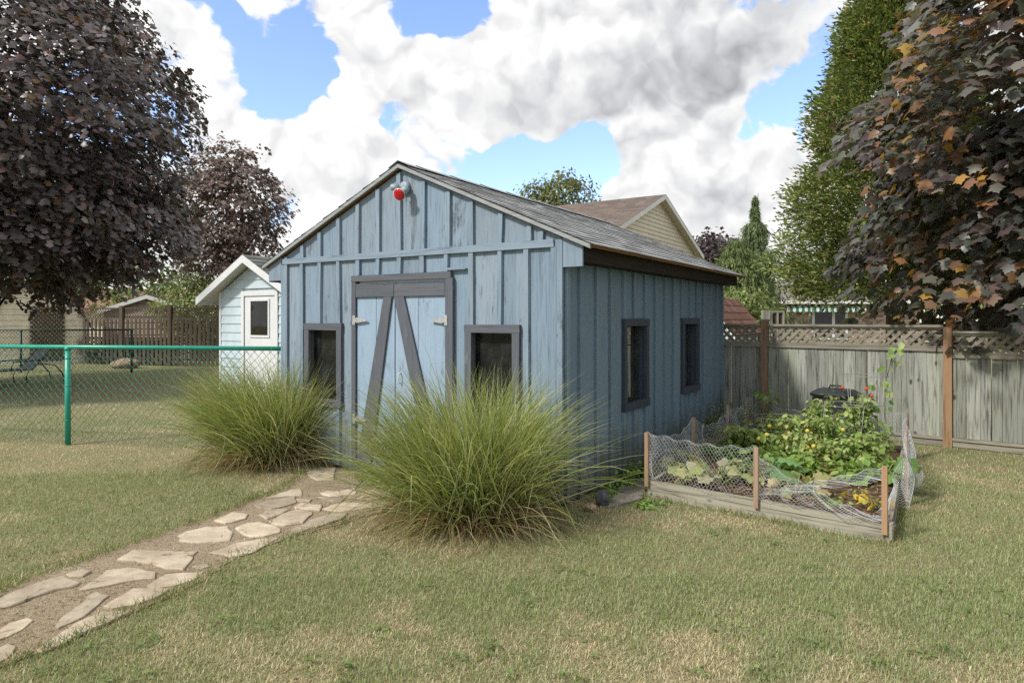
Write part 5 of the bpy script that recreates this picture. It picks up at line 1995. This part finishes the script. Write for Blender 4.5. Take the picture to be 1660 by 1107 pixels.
broad_tree('green_bush', 'green tree glimpsed through gaps under the big maple', gb2, 3.3, (4.6, 1.5, 1.5), 260, 20, .5, .2, [(.15, .20, .07), (.10, .14, .045)], [1, 1], 56, .08, cat='tree')
gb3 = P(60, 470, 42.0)
broad_tree('green_bush', 'broad green tree far behind the cream barn', gb3, 5.2, (6.5, 2, 4.2), 420, 20, .7, .3, [(.11, .15, .05), (.08, .11, .035)], [1, 1], 58, .1, cat='tree')
gb5 = P(1203, 470, 21.0)
broad_tree('green_bush', 'light green bush beside the brown gambrel roof', gb5, 1.5, (.95, .8, 1.1), 170, 20, .3, .13, [(.16, .20, .06), (.12, .16, .05)], [1, 1], 59, .06, cat='bush')
for px, py, w, seed, lb in ((168, 589, .55, 61, 'dark leafy shrub beside the cream barn corner'), (222, 589, .6, 62, 'dark leafy shrub right of the flat stone by the picket fence'), (262, 591, .45, 63, 'low dark shrub at the right of the picket fence')):
    g = G(px, py)
    broad_tree('small_shrub', lb, g, .45, (w, .4, .42), 60, 18, .2, .11, [(.04, .06, .02), (.05, .035, .03), (.06, .085, .03)], [2, 1, 2], seed, .03, cat='shrub')
# far hedge line so that no bare horizon shows between the gardens
for i, (px, d, zc, rx, rz) in enumerate(((-250, 45, 3, 7, 4), (520, 60, 2.4, 9, 2.6), (1480, 40, 4.2, 6, 4), (1700, 36, 4.5, 6, 4.6), (1330, 55, 3.0, 6, 3.0))):
    b = P(px, 500, d)
    broad_tree('green_bush', ('spreading green tree beyond the left edge of the barn', 'low green trees hidden behind the blue shed', 'green tree behind the cedar', 'green tree behind the crimson maple at right', 'green tree behind the brick bungalow')[i],
               b, zc, (rx, 2.5, rz), 300, 18, .8, .38, [(.10, .14, .045), (.08, .11, .035)], [1, 1], 70 + i, .12, cat='tree')


# ------------------------------------------------------------------ tall grasses
def grass_clump(label, base, rb, n, hmin, hmax, lean, seed, green, dry):
    rg = np.random.default_rng(seed)
    b = np.array([base[0], base[1], 0.0])
    th = thing('ornamental_grass', label, 'grass', tuple(b), group='ornamental grasses by the shed door')
    rot = np.array([[c_, -s_], [s_, c_]])

    def blades(n, lmin, lmax, spread, w0, droop, cols, tipcol, rbs, lean_):
        k = 8
        an = rg.uniform(0, 2 * np.pi, n)
        rr = np.sqrt(rg.random(n)) * rbs
        root = np.column_stack([np.cos(an) * rr * rb[0], np.sin(an) * rr * rb[1], np.zeros(n)])
        az = an + rg.normal(0, .75, n)
        tilt = np.abs(spread * (rr * .75 + .28) + rg.normal(0, .19, n))
        L = rg.uniform(lmin, lmax, n) * (1 - .12 * rr)
        dirv = np.column_stack([np.cos(az) * np.sin(tilt), np.sin(az) * np.sin(tilt), np.cos(tilt)]) + np.array([lean_[0], lean_[1], 0])
        dirv = unit(dirv)
        dr = droop * rg.uniform(.45, 1.5, n)
        kink = np.where(rg.random(n) < .10, rg.integers(3, 6, n), 99)
        P_ = np.zeros((n, k, 3))
        P_[:, 0] = root
        cur = dirv.copy()
        for i in range(1, k):
            P_[:, i] = P_[:, i - 1] + cur * (L / (k - 1))[:, None]
            cur = np.where((kink == i)[:, None], unit(cur * np.array([1, 1, 0]) + rg.normal(0, .35, (n, 3)) + np.array([0, 0, -.55])), cur)
            hz = unit(np.column_stack([cur[:, 0], cur[:, 1], np.zeros(n)]))
            cur = unit(cur + np.array([0, 0, -1.0]) * (dr * (.10 + .26 * (i / k) ** 1.4))[:, None] + hz * .05 + rg.normal(0, .03, (n, 3)))
        P_[:, :, 2] = np.maximum(P_[:, :, 2], .008)
        Pw = P_ + b
        # keep out of the shed: push points in front of the front wall / beside the side wall
        rel = Pw[:, :, :2] - A0
        lx_ = rel[:, :, 0] * c_ + rel[:, :, 1] * s_
        ly_ = -rel[:, :, 0] * s_ + rel[:, :, 1] * c_
        inside = (lx_ > -.1) & (lx_ < SW + .06) & (ly_ > -.07)
        ly_n = np.where(inside, -.07 - (ly_ + .07) * .12, ly_)
        Pw[:, :, 0] = A0[0] + lx_ * c_ - ly_n * s_
        Pw[:, :, 1] = A0[1] + lx_ * s_ + ly_n * c_
        P_ = Pw - b
        tang = unit(np.gradient(P_, axis=1))
        view = unit(rg.normal(0, 1, (n, 3)))
        side = unit(np.cross(tang, view[:, None, :]))
        t = np.linspace(0, 1, k)
        wprof = w0 * (np.minimum(1, .55 + t * 2.2) * (1 - t ** 2.2) + .08)
        wv = wprof[None, :, None] * rg.uniform(.6, 1.3, (n, 1, 1))
        V = np.stack([P_ - side * wv, P_ + side * wv], 2).reshape(-1, 3)
        base_i = (np.arange(n) * k * 2)[:, None]
        F = np.concatenate([base_i + np.array([[2 * i, 2 * i + 1, 2 * i + 3, 2 * i + 2]]) for i in range(k - 1)])
        c0 = mixc(n, cols, np.ones(len(cols)), .22, rg)
        cb = np.array([.20, .13, .06])
        f = np.clip(1 - t / .28, 0, 1)[None, :, None] * rg.uniform(.15, .85, (n, 1, 1))
        ft = np.clip((t - .72) / .28, 0, 1)[None, :, None] * rg.uniform(0, .7, (n, 1, 1))
        Cc = c0[:, None, :] * (1 - f) + cb * f
        Cc = Cc * (1 - ft) + np.array(tipcol) * ft
        C = np.repeat(Cc.reshape(-1, 3), 2, axis=0)
        return V, F, C
    V, F, C = blades(n, hmin, hmax, .36, .0042, .60, green, (.30, .30, .10), 1.0, lean)
    o = mesh_np('green_blades', V, F, M['grass_tall'], th, C)
    o['kind'] = 'stuff'
    V, F, C = blades(int(n * .45), hmin * .35, hmax * .68, .95, .0036, 1.5, dry, (.42, .36, .22), 1.08, lean)
    o = mesh_np('dry_blades', V, F, M['grass_tall'], th, C)
    o['kind'] = 'stuff'
    V, F, C = blades(int(n * .07), hmax * .85, hmax * 1.2, .75, .0024, .40, [(.30, .30, .16), (.24, .27, .11)], (.42, .38, .26), 1.0, lean)
    o = mesh_np('stalks', V, F, M['grass_tall'], th, C)
    o['kind'] = 'stuff'
    return th


GR = [(.28, .325, .10), (.20, .255, .075), (.36, .39, .16), (.14, .195, .06), (.48, .47, .29), (.25, .305, .10)]
DRY = [(.32, .25, .13), (.24, .17, .09), (.17, .10, .06), (.38, .32, .19), (.20, .22, .08)]
grass_clump('tall ornamental grass left of the shed door beside the green fence', G(436, 752), (.36, .26), 2500, .9, 1.48, (-.12, -.07), 81, GR, DRY)
grass_clump('tall ornamental grass right of the shed door, nearest the camera', G(762, 842), (.42, .32), 3200, .85, 1.46, (-.05, -.05), 82, GR, DRY)

# ------------------------------------------------------------------ garden plants
def bed_pt(a, b, z=.13):
    p = (BFL * (1 - a) + BFR * a) * (1 - b) + (BBL * (1 - a) + BBR * a) * b
    return np.array([p[0], p[1], z])


def plant(name, label, base, h, spread, n_stem, per, leaf, cols, wts, seed, tmpl=None, fruit=None, group=None, droop=.3, cat='plant', top=.0, wide=.9):
    """stems with leaves along them"""
    rg = np.random.default_rng(seed)
    b = np.array(base, float)
    th = thing(name, label, cat, tuple(b), group=group)
    m = MB()
    P_, N_, T_ = [], [], []
    tips = []
    for i in range(n_stem):
        an = rg.uniform(0, 2 * math.pi)
        ln = h * rg.uniform(.65, 1.05)
        out = np.array([math.cos(an), math.sin(an), 0]) * spread * rg.uniform(.15, 1.0)
        pts = [np.array([0, 0, -.03]) + rg.normal(0, .02, 3) * np.array([1, 1, 0]) + out * t ** 1.3 + np.array([0, 0, ln * (t - .22 * droop * t * t * t * 2)]) for t in np.linspace(0, 1, 6)]
        m.tube(pts, [.006, .0055, .005, .004, .003, .002], 4)
        tips.append(pts[-1])
        for j in range(per):
            t = rg.uniform(.12, 1.0) if top == 0 else top + (1 - top) * rg.random()
            k = min(4, int(t * 5))
            q = pts[k] + (pts[k + 1] - pts[k]) * (t * 5 - k)
            d = unit(rg.normal(0, 1, 3) * np.array([1, 1, .35]) + np.array([0, 0, -.1]))
            P_.append(q + d * rg.uniform(.01, leaf * 1.3))
            T_.append(d + np.array([0, 0, -droop]))
            N_.append(np.array([0, 0, 1.0]) + rg.normal(0, .5, 3))
    so = m.build('stems', M['stem'], th, True)
    so['kind'] = 'stuff'
    n = len(P_)
    TV, TF = (OVAL_V, OVAL_F) if tmpl is None else tmpl
    sz = leaf * rg.uniform(.55, 1.3, n)
    V, F, C = leaves_np(np.array(P_), unit(np.array(N_)), unit(np.array(T_)), sz, TV, TF, mixc(n, cols, wts, .22, rg), sz * wide * 1.25)
    o = mesh_np('foliage', V, F, M['leaf'], th, C)
    o['kind'] = 'stuff'
    if fruit:
        for c, mt, r_, fz in fruit:
            for i in range(c):
                an = rg.uniform(0, 6.28)
                q = np.array([math.cos(an) * spread * .8 - .1 * spread, -abs(math.sin(an)) * spread * .9, h * (fz + rg.uniform(-.1, .1))])
                V, F = lathe([(-r_, r_ * .15), (-r_ * .8, r_ * .62), (-r_ * .3, r_ * .97), (r_ * .3, r_ * .96), (r_ * .75, r_ * .65), (r_ * .95, r_ * .2)], 12, tuple(q), (0.02, 0, 1))
                mesh_py('tomato', V, F, mt, th, True)
    return th


TG = [(.23, .31, .085), (.17, .245, .07), (.31, .37, .14), (.40, .40, .17)]
TW = [3, 3, 2, 1]
gl = 'vegetable plants in the raised bed'
spots = [(.30, .52, .42, 'bushy tomato plant by the left netting at mid bed'), (.52, .50, .40, 'bushy tomato plant in the middle of the bed'), (.76, .52, .42, 'bushy tomato plant near the right netting'),
         (.42, .66, .55, 'tomato plant left of the wire cages'), (.64, .68, .6, 'tomato plant inside the front wire cage'), (.86, .64, .45, 'low leafy plant by the right far stakes'),
         (.28, .80, .42, 'grassy leafy plant near the back left stake'), (.55, .84, .78, 'tall tomato plant in front of the compost bin'), (.78, .82, .85, 'tall tomato plant right of the compost bin with red fruit')]
for i, (a, b_, h, lb) in enumerate(spots):
    fr = None
    if i in (0, 1, 3):
        fr = [(2, M['tomato_y'], .024, .55)]
    if i == 8:
        fr = [(3, M['tomato'], .02, .85)]
    if i == 4:
        fr = [(2, M['tomato_y'], .024, .5), (1, M['tomato'], .028, .2)]
    plant('tomato_plant', lb, bed_pt(a, b_), h, .34 if i not in (7, 8) else .25, 15, 44, .062, TG, TW, 100 + i, fruit=fr, group=gl, droop=.5)
for i, (a, b_, h, lb) in enumerate([(.40, .40, .26, 'low leafy green plant behind the front middle stake'), (.60, .38, .25, 'low leafy green plant at centre front of the bed'), (.80, .38, .22, 'low broad leaved plant at the right of the bed'), (.92, .48, .22, 'dark broad leaved plant by the right netting'), (.16, .62, .3, 'leafy plant beside the second left stake'), (.70, .60, .3, 'feathery green plant among the tomatoes'), (.14, .42, .2, 'low weedy plant along the left netting')]):
    plant('leafy_vegetable', lb, bed_pt(a, b_), h, .26, 13, 24, .085, [(.22, .32, .075), (.17, .26, .06), (.29, .37, .12)], [3, 3, 1], 130 + i, group=gl, droop=.4)
for i, (a, b_, lb) in enumerate([(.62, .22, 'yellowing plant beside the front middle stake'), (.55, .12, 'orange yellow wilted leaves behind the netting at the front'), (.86, .16, 'yellow leaved seedling left of the front right stake'), (.93, .10, 'small yellow orange plant at the front right corner')]):
    plant('yellow_plant', lb, bed_pt(a, b_), .2, .12, 5, 5, .06, [(.55, .40, .06), (.52, .32, .06), (.45, .42, .10)], [2, 1, 1], 150 + i, group=gl, droop=.7)
for i, (a, b_, lb) in enumerate([(.68, .15, 'small green weed on bare soil behind the front board'), (.78, .11, 'green weed tuft near the middle of the front board')]):
    plant('garden_weed', lb, bed_pt(a, b_), .09, .10, 9, 12, .05, TG, TW, 160 + i, group=gl, droop=.4)

# squash vines: each large leaf a part
SQV, SQF = [], []
na = 20
SQV.append((0, 0, 0))
for k in range(na):
    an = math.pi * 2 * k / na + math.pi / 2 + .16
    rr = .5 * (1 + .17 * math.cos(5 * (an - math.pi / 2)) + .05 * math.cos(15 * an))
    SQV.append((rr * math.cos(an), .42 + rr * math.sin(an), -.05 - .13 * (k % 2) * .5))
SQV[0] = (0, .36, .05)
SQV = np.array(SQV)
SQF = np.array([(0, 1 + k, 1 + (k + 1) % na) for k in range(na)])


def squash(label, centre, n, rad, size, cols, seed, up=.55):
    rg = np.random.default_rng(seed)
    b = np.array(centre)
    th = thing('squash_plant', label, 'plant', tuple(b), group=gl)
    m = MB()
    for i in range(n):
        an = rg.uniform(0, 6.28)
        r_ = rad * math.sqrt(rg.random())
        p = np.array([math.cos(an) * r_ * 1.3, math.sin(an) * r_ * .8, rg.uniform(.06, .20)])
        m.tube([(p[0] * .3, p[1] * .3, 0), (p[0] * .8, p[1] * .8, p[2] * .9), tuple(p)], [.008, .006, .004], 5)
        nr_ = unit(np.array([[rg.normal(0, .55), rg.normal(0, .55) - .3, up]]))
        tp_ = unit(np.array([[math.cos(an) + rg.normal(0, .4), math.sin(an) + rg.normal(0, .4), -.25]]))
        sv_ = SQV.copy()
        sv_[:, 2] += rg.normal(0, .06, len(sv_))
        c = np.array([cols[rg.integers(len(cols))]]) * rg.uniform(.8, 1.15)
        V, F, C = leaves_np(np.zeros((1, 3)), nr_, tp_, np.array([size * rg.uniform(.6, 1.2)]), sv_, SQF, c)
        o = mesh_np('leaf', V, F, M['leaf'], th, C)
        o.location = tuple(p)
    m.build('vines', M['stem'], th, True)['kind'] = 'stuff'


squash('pale wilting squash vine heaped behind the front board, left half', bed_pt(.26, .10), 34, .30, .15, [(.38, .39, .16), (.45, .43, .22), (.30, .34, .12), (.42, .40, .25)], 171)
squash('wilted pale squash leaves behind the net right of the front middle stake', bed_pt(.62, .12), 12, .2, .12, [(.40, .38, .18), (.34, .36, .14), (.42, .36, .2)], 175)
squash('big green squash leaves left of the front middle stake', bed_pt(.42, .24), 8, .16, .24, [(.12, .24, .08), (.16, .28, .10), (.14, .25, .09)], 172, .8)
squash('single pale squash leaves by the front left stake', bed_pt(.06, .20), 4, .10, .2, [(.42, .44, .22), (.34, .38, .17)], 173)
squash('dark green squash leaves at the right side netting', bed_pt(.9, .40), 7, .16, .17, [(.13, .24, .05), (.17, .28, .06)], 174)

# straw mulch scraps on the soil
rgs = np.random.default_rng(9)
n = 1500
ab = rgs.random((n, 2)) * np.array([.92, .5]) + np.array([.04, .03])
pm = np.array([bed_pt(a, b_, .128) for a, b_ in ab]) + rgs.normal(0, .004, (n, 3)) + np.array([0, 0, .012])
an = rgs.uniform(0, 6.28, n)
V, F, C = leaves_np(pm - np.array([*BFL, 0]), unit(rgs.normal(0, .3, (n, 3)) + np.array([0, 0, 1])), np.column_stack([np.cos(an), np.sin(an), rgs.normal(0, .15, n)]), rgs.uniform(.03, .11, n), DIAM_V, DIAM_F,
                     mixc(n, [(.36, .24, .13), (.27, .16, .09), (.45, .35, .22)], [2, 2, 1], .2, rgs), np.full(n, .035))
o = mesh_np('mulch', V, F, M['leaf'], bed, C)
o['kind'] = 'stuff'


def cage(label, c, h, r0, r1):
    th = thing('tomato_cage', label, 'plant cage', tuple(c), group='wire cages in the bed')
    for z, t in ((h * .25, .25), (h * .62, .62), (h, 1.0)):
        r_ = r0 + (r1 - r0) * t
        pts = [(r_ * math.cos(a), r_ * math.sin(a), z) for a in np.linspace(0, 2 * math.pi, 25)]
        v, f = tube_vf(pts, .003, 4, False)
        mesh_py('ring', v, f, M['cage'], th, True)
    for k in range(4):
        a = .4 + k * math.pi / 2
        v, f = tube_vf([(r0 * math.cos(a), r0 * math.sin(a), -.05), ((r1 + .004) * math.cos(a), (r1 + .004) * math.sin(a), h + .005)], .003, 4)
        mesh_py('upright', v, f, M['cage'], th, True)


cage('wire cage round the plants right of the bed centre', bed_pt(.70, .72), .55, .2, .27)
cage('wire cage on the left among the low plants', bed_pt(.36, .66), .36, .18, .26)
cage('tall wire cage in front of the compost bin', bed_pt(.80, .84), .85, .17, .24)

# climbing vine on a thin pole
vp = bed_pt(.93, .86)
vt = P(1462, 552, vp[1] + .05)
vn = thing('climbing_vine', 'tall climbing bean vine with large leaves reaching over the fence rail', 'plant', tuple(vp))
m = MB()
rgv = np.random.default_rng(12)
pts = [np.array([0, 0, 0]), np.array([-.05, .02, .4]), np.array([-.04, .02, .8]), np.array([.03, .03, 1.05]), (vt - vp) * np.array([1, 0, 1]) + np.array([0, .03, 0])]
m.tube(pts, [.008, .007, .006, .005, .003], 5)
pts2 = [np.array([.0, 0, 0]), np.array([-.2, .0, .35]), np.array([-.24, .02, .62]), np.array([-.12, .05, .8])]
m.tube(pts2, [.007, .006, .005, .003], 5)
m.build('stem', M['stem'], vn, True)['kind'] = 'stuff'
for i in range(34):
    src = pts if i < 24 else pts2
    t = rgv.uniform(.15, 1.0) * (len(src) - 1)
    k = min(len(src) - 2, int(t))
    q = src[k] + (src[k + 1] - src[k]) * (t - k)
    a = rgv.uniform(0, 6.28)
    d = np.array([[math.cos(a), -abs(math.sin(a)) * .5, -.7]])
    p = q + d[0] * np.array([1, 1, .2]) * rgv.uniform(.02, .07)
    V, F, C = leaves_np(np.zeros((1, 3)), unit(np.array([[rgv.normal(0, .5), -.9, .5]])), unit(d), np.array([rgv.uniform(.05, .13)]), OVAL_V, OVAL_F, mixc(1, [(.15, .24, .06), (.22, .30, .10), (.30, .36, .16)], [2, 2, 1], .15, rgv), np.array([.13]))
    o = mesh_np('leaf', V, F, M['leaf'], vn, C)
    o.location = tuple(p)
v2 = bed_pt(.16, .97)
plant('bean_plant', 'leafy bean plant climbing by the left cedar post', v2, .95, .22, 4, 9, .10, [(.15, .25, .06), (.2, .3, .09)], [1, 1], 181, droop=.8, group=gl)

# weeds outside the bed
for i, (px, py, h, sp_, lb) in enumerate([(1150, 708, .55, .22, 'airy white flowered weed growing at the shed back corner'), (1195, 695, .45, .3, 'tall weeds in front of the fence left of the cedar post')]):
    g = G(px, py)
    plant('tall_weed', lb, (g[0] + .02, g[1], 0), h, sp_, 12, 26, .05, [(.16, .24, .07), (.30, .36, .22), (.45, .5, .42)], [2, 1, .7], 190 + i, droop=.2, wide=.6)
for i, (px, py, h, lb) in enumerate([(1012, 786, .16, 'low green weeds at the foot of the shed side wall'), (1034, 776, .22, 'leafy weeds by the shed wall nearest the bed corner'), (985, 800, .10, 'creeping green weeds behind the dark rock'), (1046, 818, .07, 'clover patch at the front left corner of the garden bed')]):
    g = G(px, py)
    plant('ground_weed', lb, (g[0], g[1], 0), h, .2, 16, 22, .05, [(.15, .25, .05), (.21, .31, .08), (.12, .2, .04)], [2, 2, 1], 200 + i, droop=.4)

# ------------------------------------------------------------------ the lawn's blades
def lawn_blades(n_try, d0, d1, size, seed, wid):
    rg = np.random.default_rng(seed)
    # area-uniform in the wedge in front of the camera, a little wider than the view
    d = np.sqrt(rg.random(n_try) * (d1 ** 2 - d0 ** 2) + d0 ** 2)
    x = (rg.random(n_try) * 2 - 1) * 1.05 * d
    y = d
    ok = ~in_poly(x, y, [BFL, BFR, BBR, BBL])
    rx, ry = x - A0[0], y - A0[1]
    lx_ = rx * c_ + ry * s_
    ly_ = -rx * s_ + ry * c_
    ok &= ~((lx_ > -.05) & (lx_ < SW + .05) & (ly_ > -.03) & (ly_ < SL))
    rx, ry = x - WL[0], y - WL[1]
    l2, m2 = rx * c_ + ry * s_, -rx * s_ + ry * c_
    ok &= ~((l2 > 0) & (l2 < WW) & (m2 > -.02) & (m2 < WD_))
    # the far side of the board fence and everything behind the shed is not seen
    ok &= ~((x - FP0[0]) * -fd[1] + (y - FP0[1]) * fd[0] > 0.0) | (x < 1.0)
    ok &= (y < 24.5)
    jx, jy = x + rg.normal(0, .045, n_try), y + rg.normal(0, .045, n_try)
    inp = in_poly(jx, jy, PATH)
    ok &= ~(inp & (rg.random(n_try) > .09))
    for s in STONE_W:
        bbx = (x > s[:, 0].min()) & (x < s[:, 0].max()) & (y > s[:, 1].min()) & (y < s[:, 1].max())
        idx = np.where(bbx & ok)[0]
        if len(idx):
            ok[idx] &= ~in_poly(x[idx], y[idx], s)
    # thin, trodden ground beside the door
    dg = np.hypot(x - G(620, 812)[0], y - G(620, 812)[1])
    ok &= ~((dg < .75) & (rg.random(n_try) < .75 * (1 - dg / .75) + .2))
    x, y, d = x[ok], y[ok], d[ok]
    n = len(x)
    f = fbm(x, y, .75, 5, 4) * .62 + fbm(x, y, 3.3, 15, 3) * .38
    dry = (f - .5) * 3.4 + .43
    # larger greener and drier areas; the far green pair paints the tree's shade
    for px, py, r, a in ((80, 830, 1.3, -.55), (260, 800, 1.0, -.5), (480, 905, .45, -.5), (380, 960, .35, -.45), (560, 880, .35, -.2), (1010, 870, .6, -.4), (1130, 900, .7, -.32), (1540, 900, .9, -.45), (1600, 800, 1.2, -.25), (900, 960, .5, -.15),
                         (640, 900, .4, .35), (760, 880, .5, .4), (300, 1050, .45, .35), (560, 1040, .5, .25), (850, 1050, .4, .25), (1150, 1040, .5, .2), (1320, 905, .35, .35), (240, 735, .9, .35), (40, 770, .7, .2),
                         (150, 634, 3.5, .5), (300, 634, 3.0, .5), (60, 690, 1.2, -.45), (220, 690, 1.0, -.35), (100, 605, 4, -.7), (260, 605, 4, -.7), (1580, 745, .7, .25), (1500, 760, .5, .3), (460, 770, .6, .3)):
        g = G(px, py)
        dry += a * np.exp(-((x - g[0]) ** 2 + (y - g[1]) ** 2) / (2 * r * r * .5))
    dry = np.clip(dry + rg.normal(0, .2, n), 0, 1)
    green = mixc(n, [(.235, .285, .115), (.185, .23, .09), (.30, .345, .165), (.30, .325, .20)], [3, 2, 2, 2], .2, rg)
    straw = mixc(n, [(.54, .465, .31), (.46, .38, .235), (.62, .55, .40), (.37, .285, .165)], [3, 2, 2, 1], .16, rg)
    k = np.clip((dry - .42) / .22, 0, 1)[:, None]
    k = np.where(rg.random((n, 1)) < .85, k, rg.random((n, 1)))
    col = green * (1 - k) + straw * k
    az = rg.uniform(0, 6.28, n)
    lean = np.abs(rg.normal(.55, .38, n)) + k[:, 0] * .3
    tip = np.column_stack([np.cos(az) * np.sin(lean), np.sin(az) * np.sin(lean), np.cos(np.minimum(lean, 1.42))])
    L = size * rg.uniform(.5, 1.3, n) * (1.12 - .3 * k[:, 0])
    side = unit(np.column_stack([-np.sin(az), np.cos(az), rg.normal(0, .3, n)]))
    w = wid * rg.uniform(.6, 1.3, n)
    b = np.column_stack([x, y, np.full(n, -.002)])
    mid = b + tip * (L * .55)[:, None] + np.array([0, 0, 1.0]) * (L * .08)[:, None]
    V = np.stack([b - side * w[:, None], b + side * w[:, None], mid + side * (w * .75)[:, None], mid - side * (w * .75)[:, None], b + tip * L[:, None] - np.array([0, 0, 1.0]) * (L * .06)[:, None]], 1)
    i0 = (np.arange(n) * 5)[:, None]
    F = np.concatenate([i0 + np.array([[0, 1, 2]]), i0 + np.array([[0, 2, 3]]), i0 + np.array([[3, 2, 4]])])
    if d0 > 4:                                    # farther blades need no bend
        V = V[:, [0, 1, 4]]
        F = (np.arange(n) * 3)[:, None] + np.array([[0, 1, 2]])
    return V.reshape(-1, 3), F, np.repeat(col, V.shape[1], axis=0)


Vs, Fs, Cs, off = [], [], [], 0
for n_try, d0, d1, size, seed, wid in ((195000, 2.2, 4.2, .034, 301, .0016), (215000, 4.2, 7.0, .034, 302, .0027), (125000, 7.0, 11.5, .036, 303, .004), (85000, 11.5, 24.5, .045, 304, .008)):
    V, F, C = lawn_blades(n_try, d0, d1, size, seed, wid)
    Vs.append(V)
    Fs.append(F + off)
    Cs.append(C)
    off += len(V)
# longer untrimmed blades leaning over the path edge, the bed and the foot of the shed
rge = np.random.default_rng(555)
eb = []
edge = list(zip(PATH, PATH[1:])) + [(np.append(BFL - FN * -.03, 0), np.append(BFR + FN * .03, 0)), (np.append(BFR, 0), np.append(BBR, 0))]
for p, q in edge:
    n = int(np.linalg.norm(q - p) * 620)
    t_ = rge.random((n, 1))
    e_ = p + (q - p) * t_
    e_[:, :2] += rge.normal(0, .035, (n, 2))
    keep_ = fbm(e_[:, 0], e_[:, 1], 2.2, 44, 3) > rge.uniform(.25, .7, n)
    eb.append(e_[keep_])
eb = np.vstack(eb)
eb = eb[~in_poly(eb[:, 0], eb[:, 1], [BFL, BFR, BBR, BBL])]
n = len(eb)
az = rge.uniform(0, 6.28, n)
ln_ = rge.uniform(.2, 1.15, n)
tp_ = np.column_stack([np.cos(az) * np.sin(ln_), np.sin(az) * np.sin(ln_), np.cos(ln_)])
kk = (rge.random((n, 1)) < .3)
cE = np.where(kk, mixc(n, [(.50, .42, .27), (.40, .32, .19)], [1, 1], .2, rge), mixc(n, [(.20, .26, .085), (.155, .205, .07), (.26, .31, .12)], [2, 2, 1], .2, rge))
V, F, C = leaves_np(eb * np.array([1, 1, 0]) + np.array([0, 0, .002]), unit(rge.normal(0, 1, (n, 3))), tp_, rge.uniform(.035, .085, n), DIAM_V, np.array([(0, 1, 2), (0, 2, 3)]), cE, np.full(n, .012))
Vs.append(V)
Fs.append(F + off)
Cs.append(C)
gobj = mesh_np('lawn_grass', np.vstack(Vs), np.vstack(Fs), M['grass'], None, np.vstack(Cs))
tag(gobj, 'short patchy green and straw grass covering the whole lawn', 'grass', kind='stuff')
# broad leaved weeds in the lawn
rgw = np.random.default_rng(77)
P_, N_, T_ = [], [], []
for i in range(90):
    px, py = rgw.uniform(-60, 1720), 760 + 380 * rgw.random() ** .8
    g = G(px, py)
    if in_poly(np.array([g[0]]), np.array([g[1]]), PATH)[0] or in_poly(np.array([g[0]]), np.array([g[1]]), [BFL, BFR, BBR, BBL])[0]:
        continue
    rr = g[:2] - A0
    if 0 < rr[0] * c_ + rr[1] * s_ < SW and -rr[0] * s_ + rr[1] * c_ > -.05:
        continue
    for k in range(rgw.integers(5, 16)):
        a = rgw.uniform(0, 6.28)
        rd = rgw.uniform(0, .06)
        P_.append(g + np.array([math.cos(a) * rd, math.sin(a) * rd, rgw.uniform(.012, .035)]))
        T_.append((math.cos(a), math.sin(a), rgw.uniform(-.1, .35)))
        N_.append((rgw.normal(0, .25), rgw.normal(0, .25), 1))
n = len(P_)
V, F, C = leaves_np(np.array(P_), unit(np.array(N_)), unit(np.array(T_)), rgw.uniform(.018, .04, n), OVAL_V, OVAL_F, mixc(n, [(.13, .195, .06), (.17, .23, .08)], [1, 1], .2, rgw), rgw.uniform(.022, .042, n))
o = mesh_np('lawn_weeds', V, F, M['leaf'], None, C)
tag(o, 'small broad leaved green weeds scattered through the lawn', 'weeds', kind='stuff')
# dry litter on the soil path
n = 5000
d = G(300, 900)
px_ = rgw.uniform(-60, 640, n)
py_ = rgw.uniform(745, 1100, n)
gg = np.array([G(a, b_) for a, b_ in zip(px_, py_)])
ok = in_poly(gg[:, 0], gg[:, 1], PATH)
for s in STONE_W:
    idx = np.where(ok)[0]
    ok[idx] &= ~(in_poly(gg[idx, 0], gg[idx, 1], s) & (rgw.random(len(idx)) < .93))
gg = gg[ok]
n = len(gg)
a = rgw.uniform(0, 6.28, n)
V, F, C = leaves_np(gg + np.array([0, 0, .012]), unit(rgw.normal(0, .3, (n, 3)) + np.array([0, 0, 1])), np.column_stack([np.cos(a), np.sin(a), rgw.normal(0, .2, n)]), rgw.uniform(.015, .05, n), DIAM_V, DIAM_F,
                     mixc(n, [(.36, .28, .17), (.24, .17, .10), (.15, .10, .06)], [2, 2, 1], .2, rgw), np.full(n, .018))
o = mesh_np('path_litter', V, F, M['leaf'], None, C)
tag(o, 'dry clippings and leaf litter strewn over the soil path', 'litter', kind='stuff')
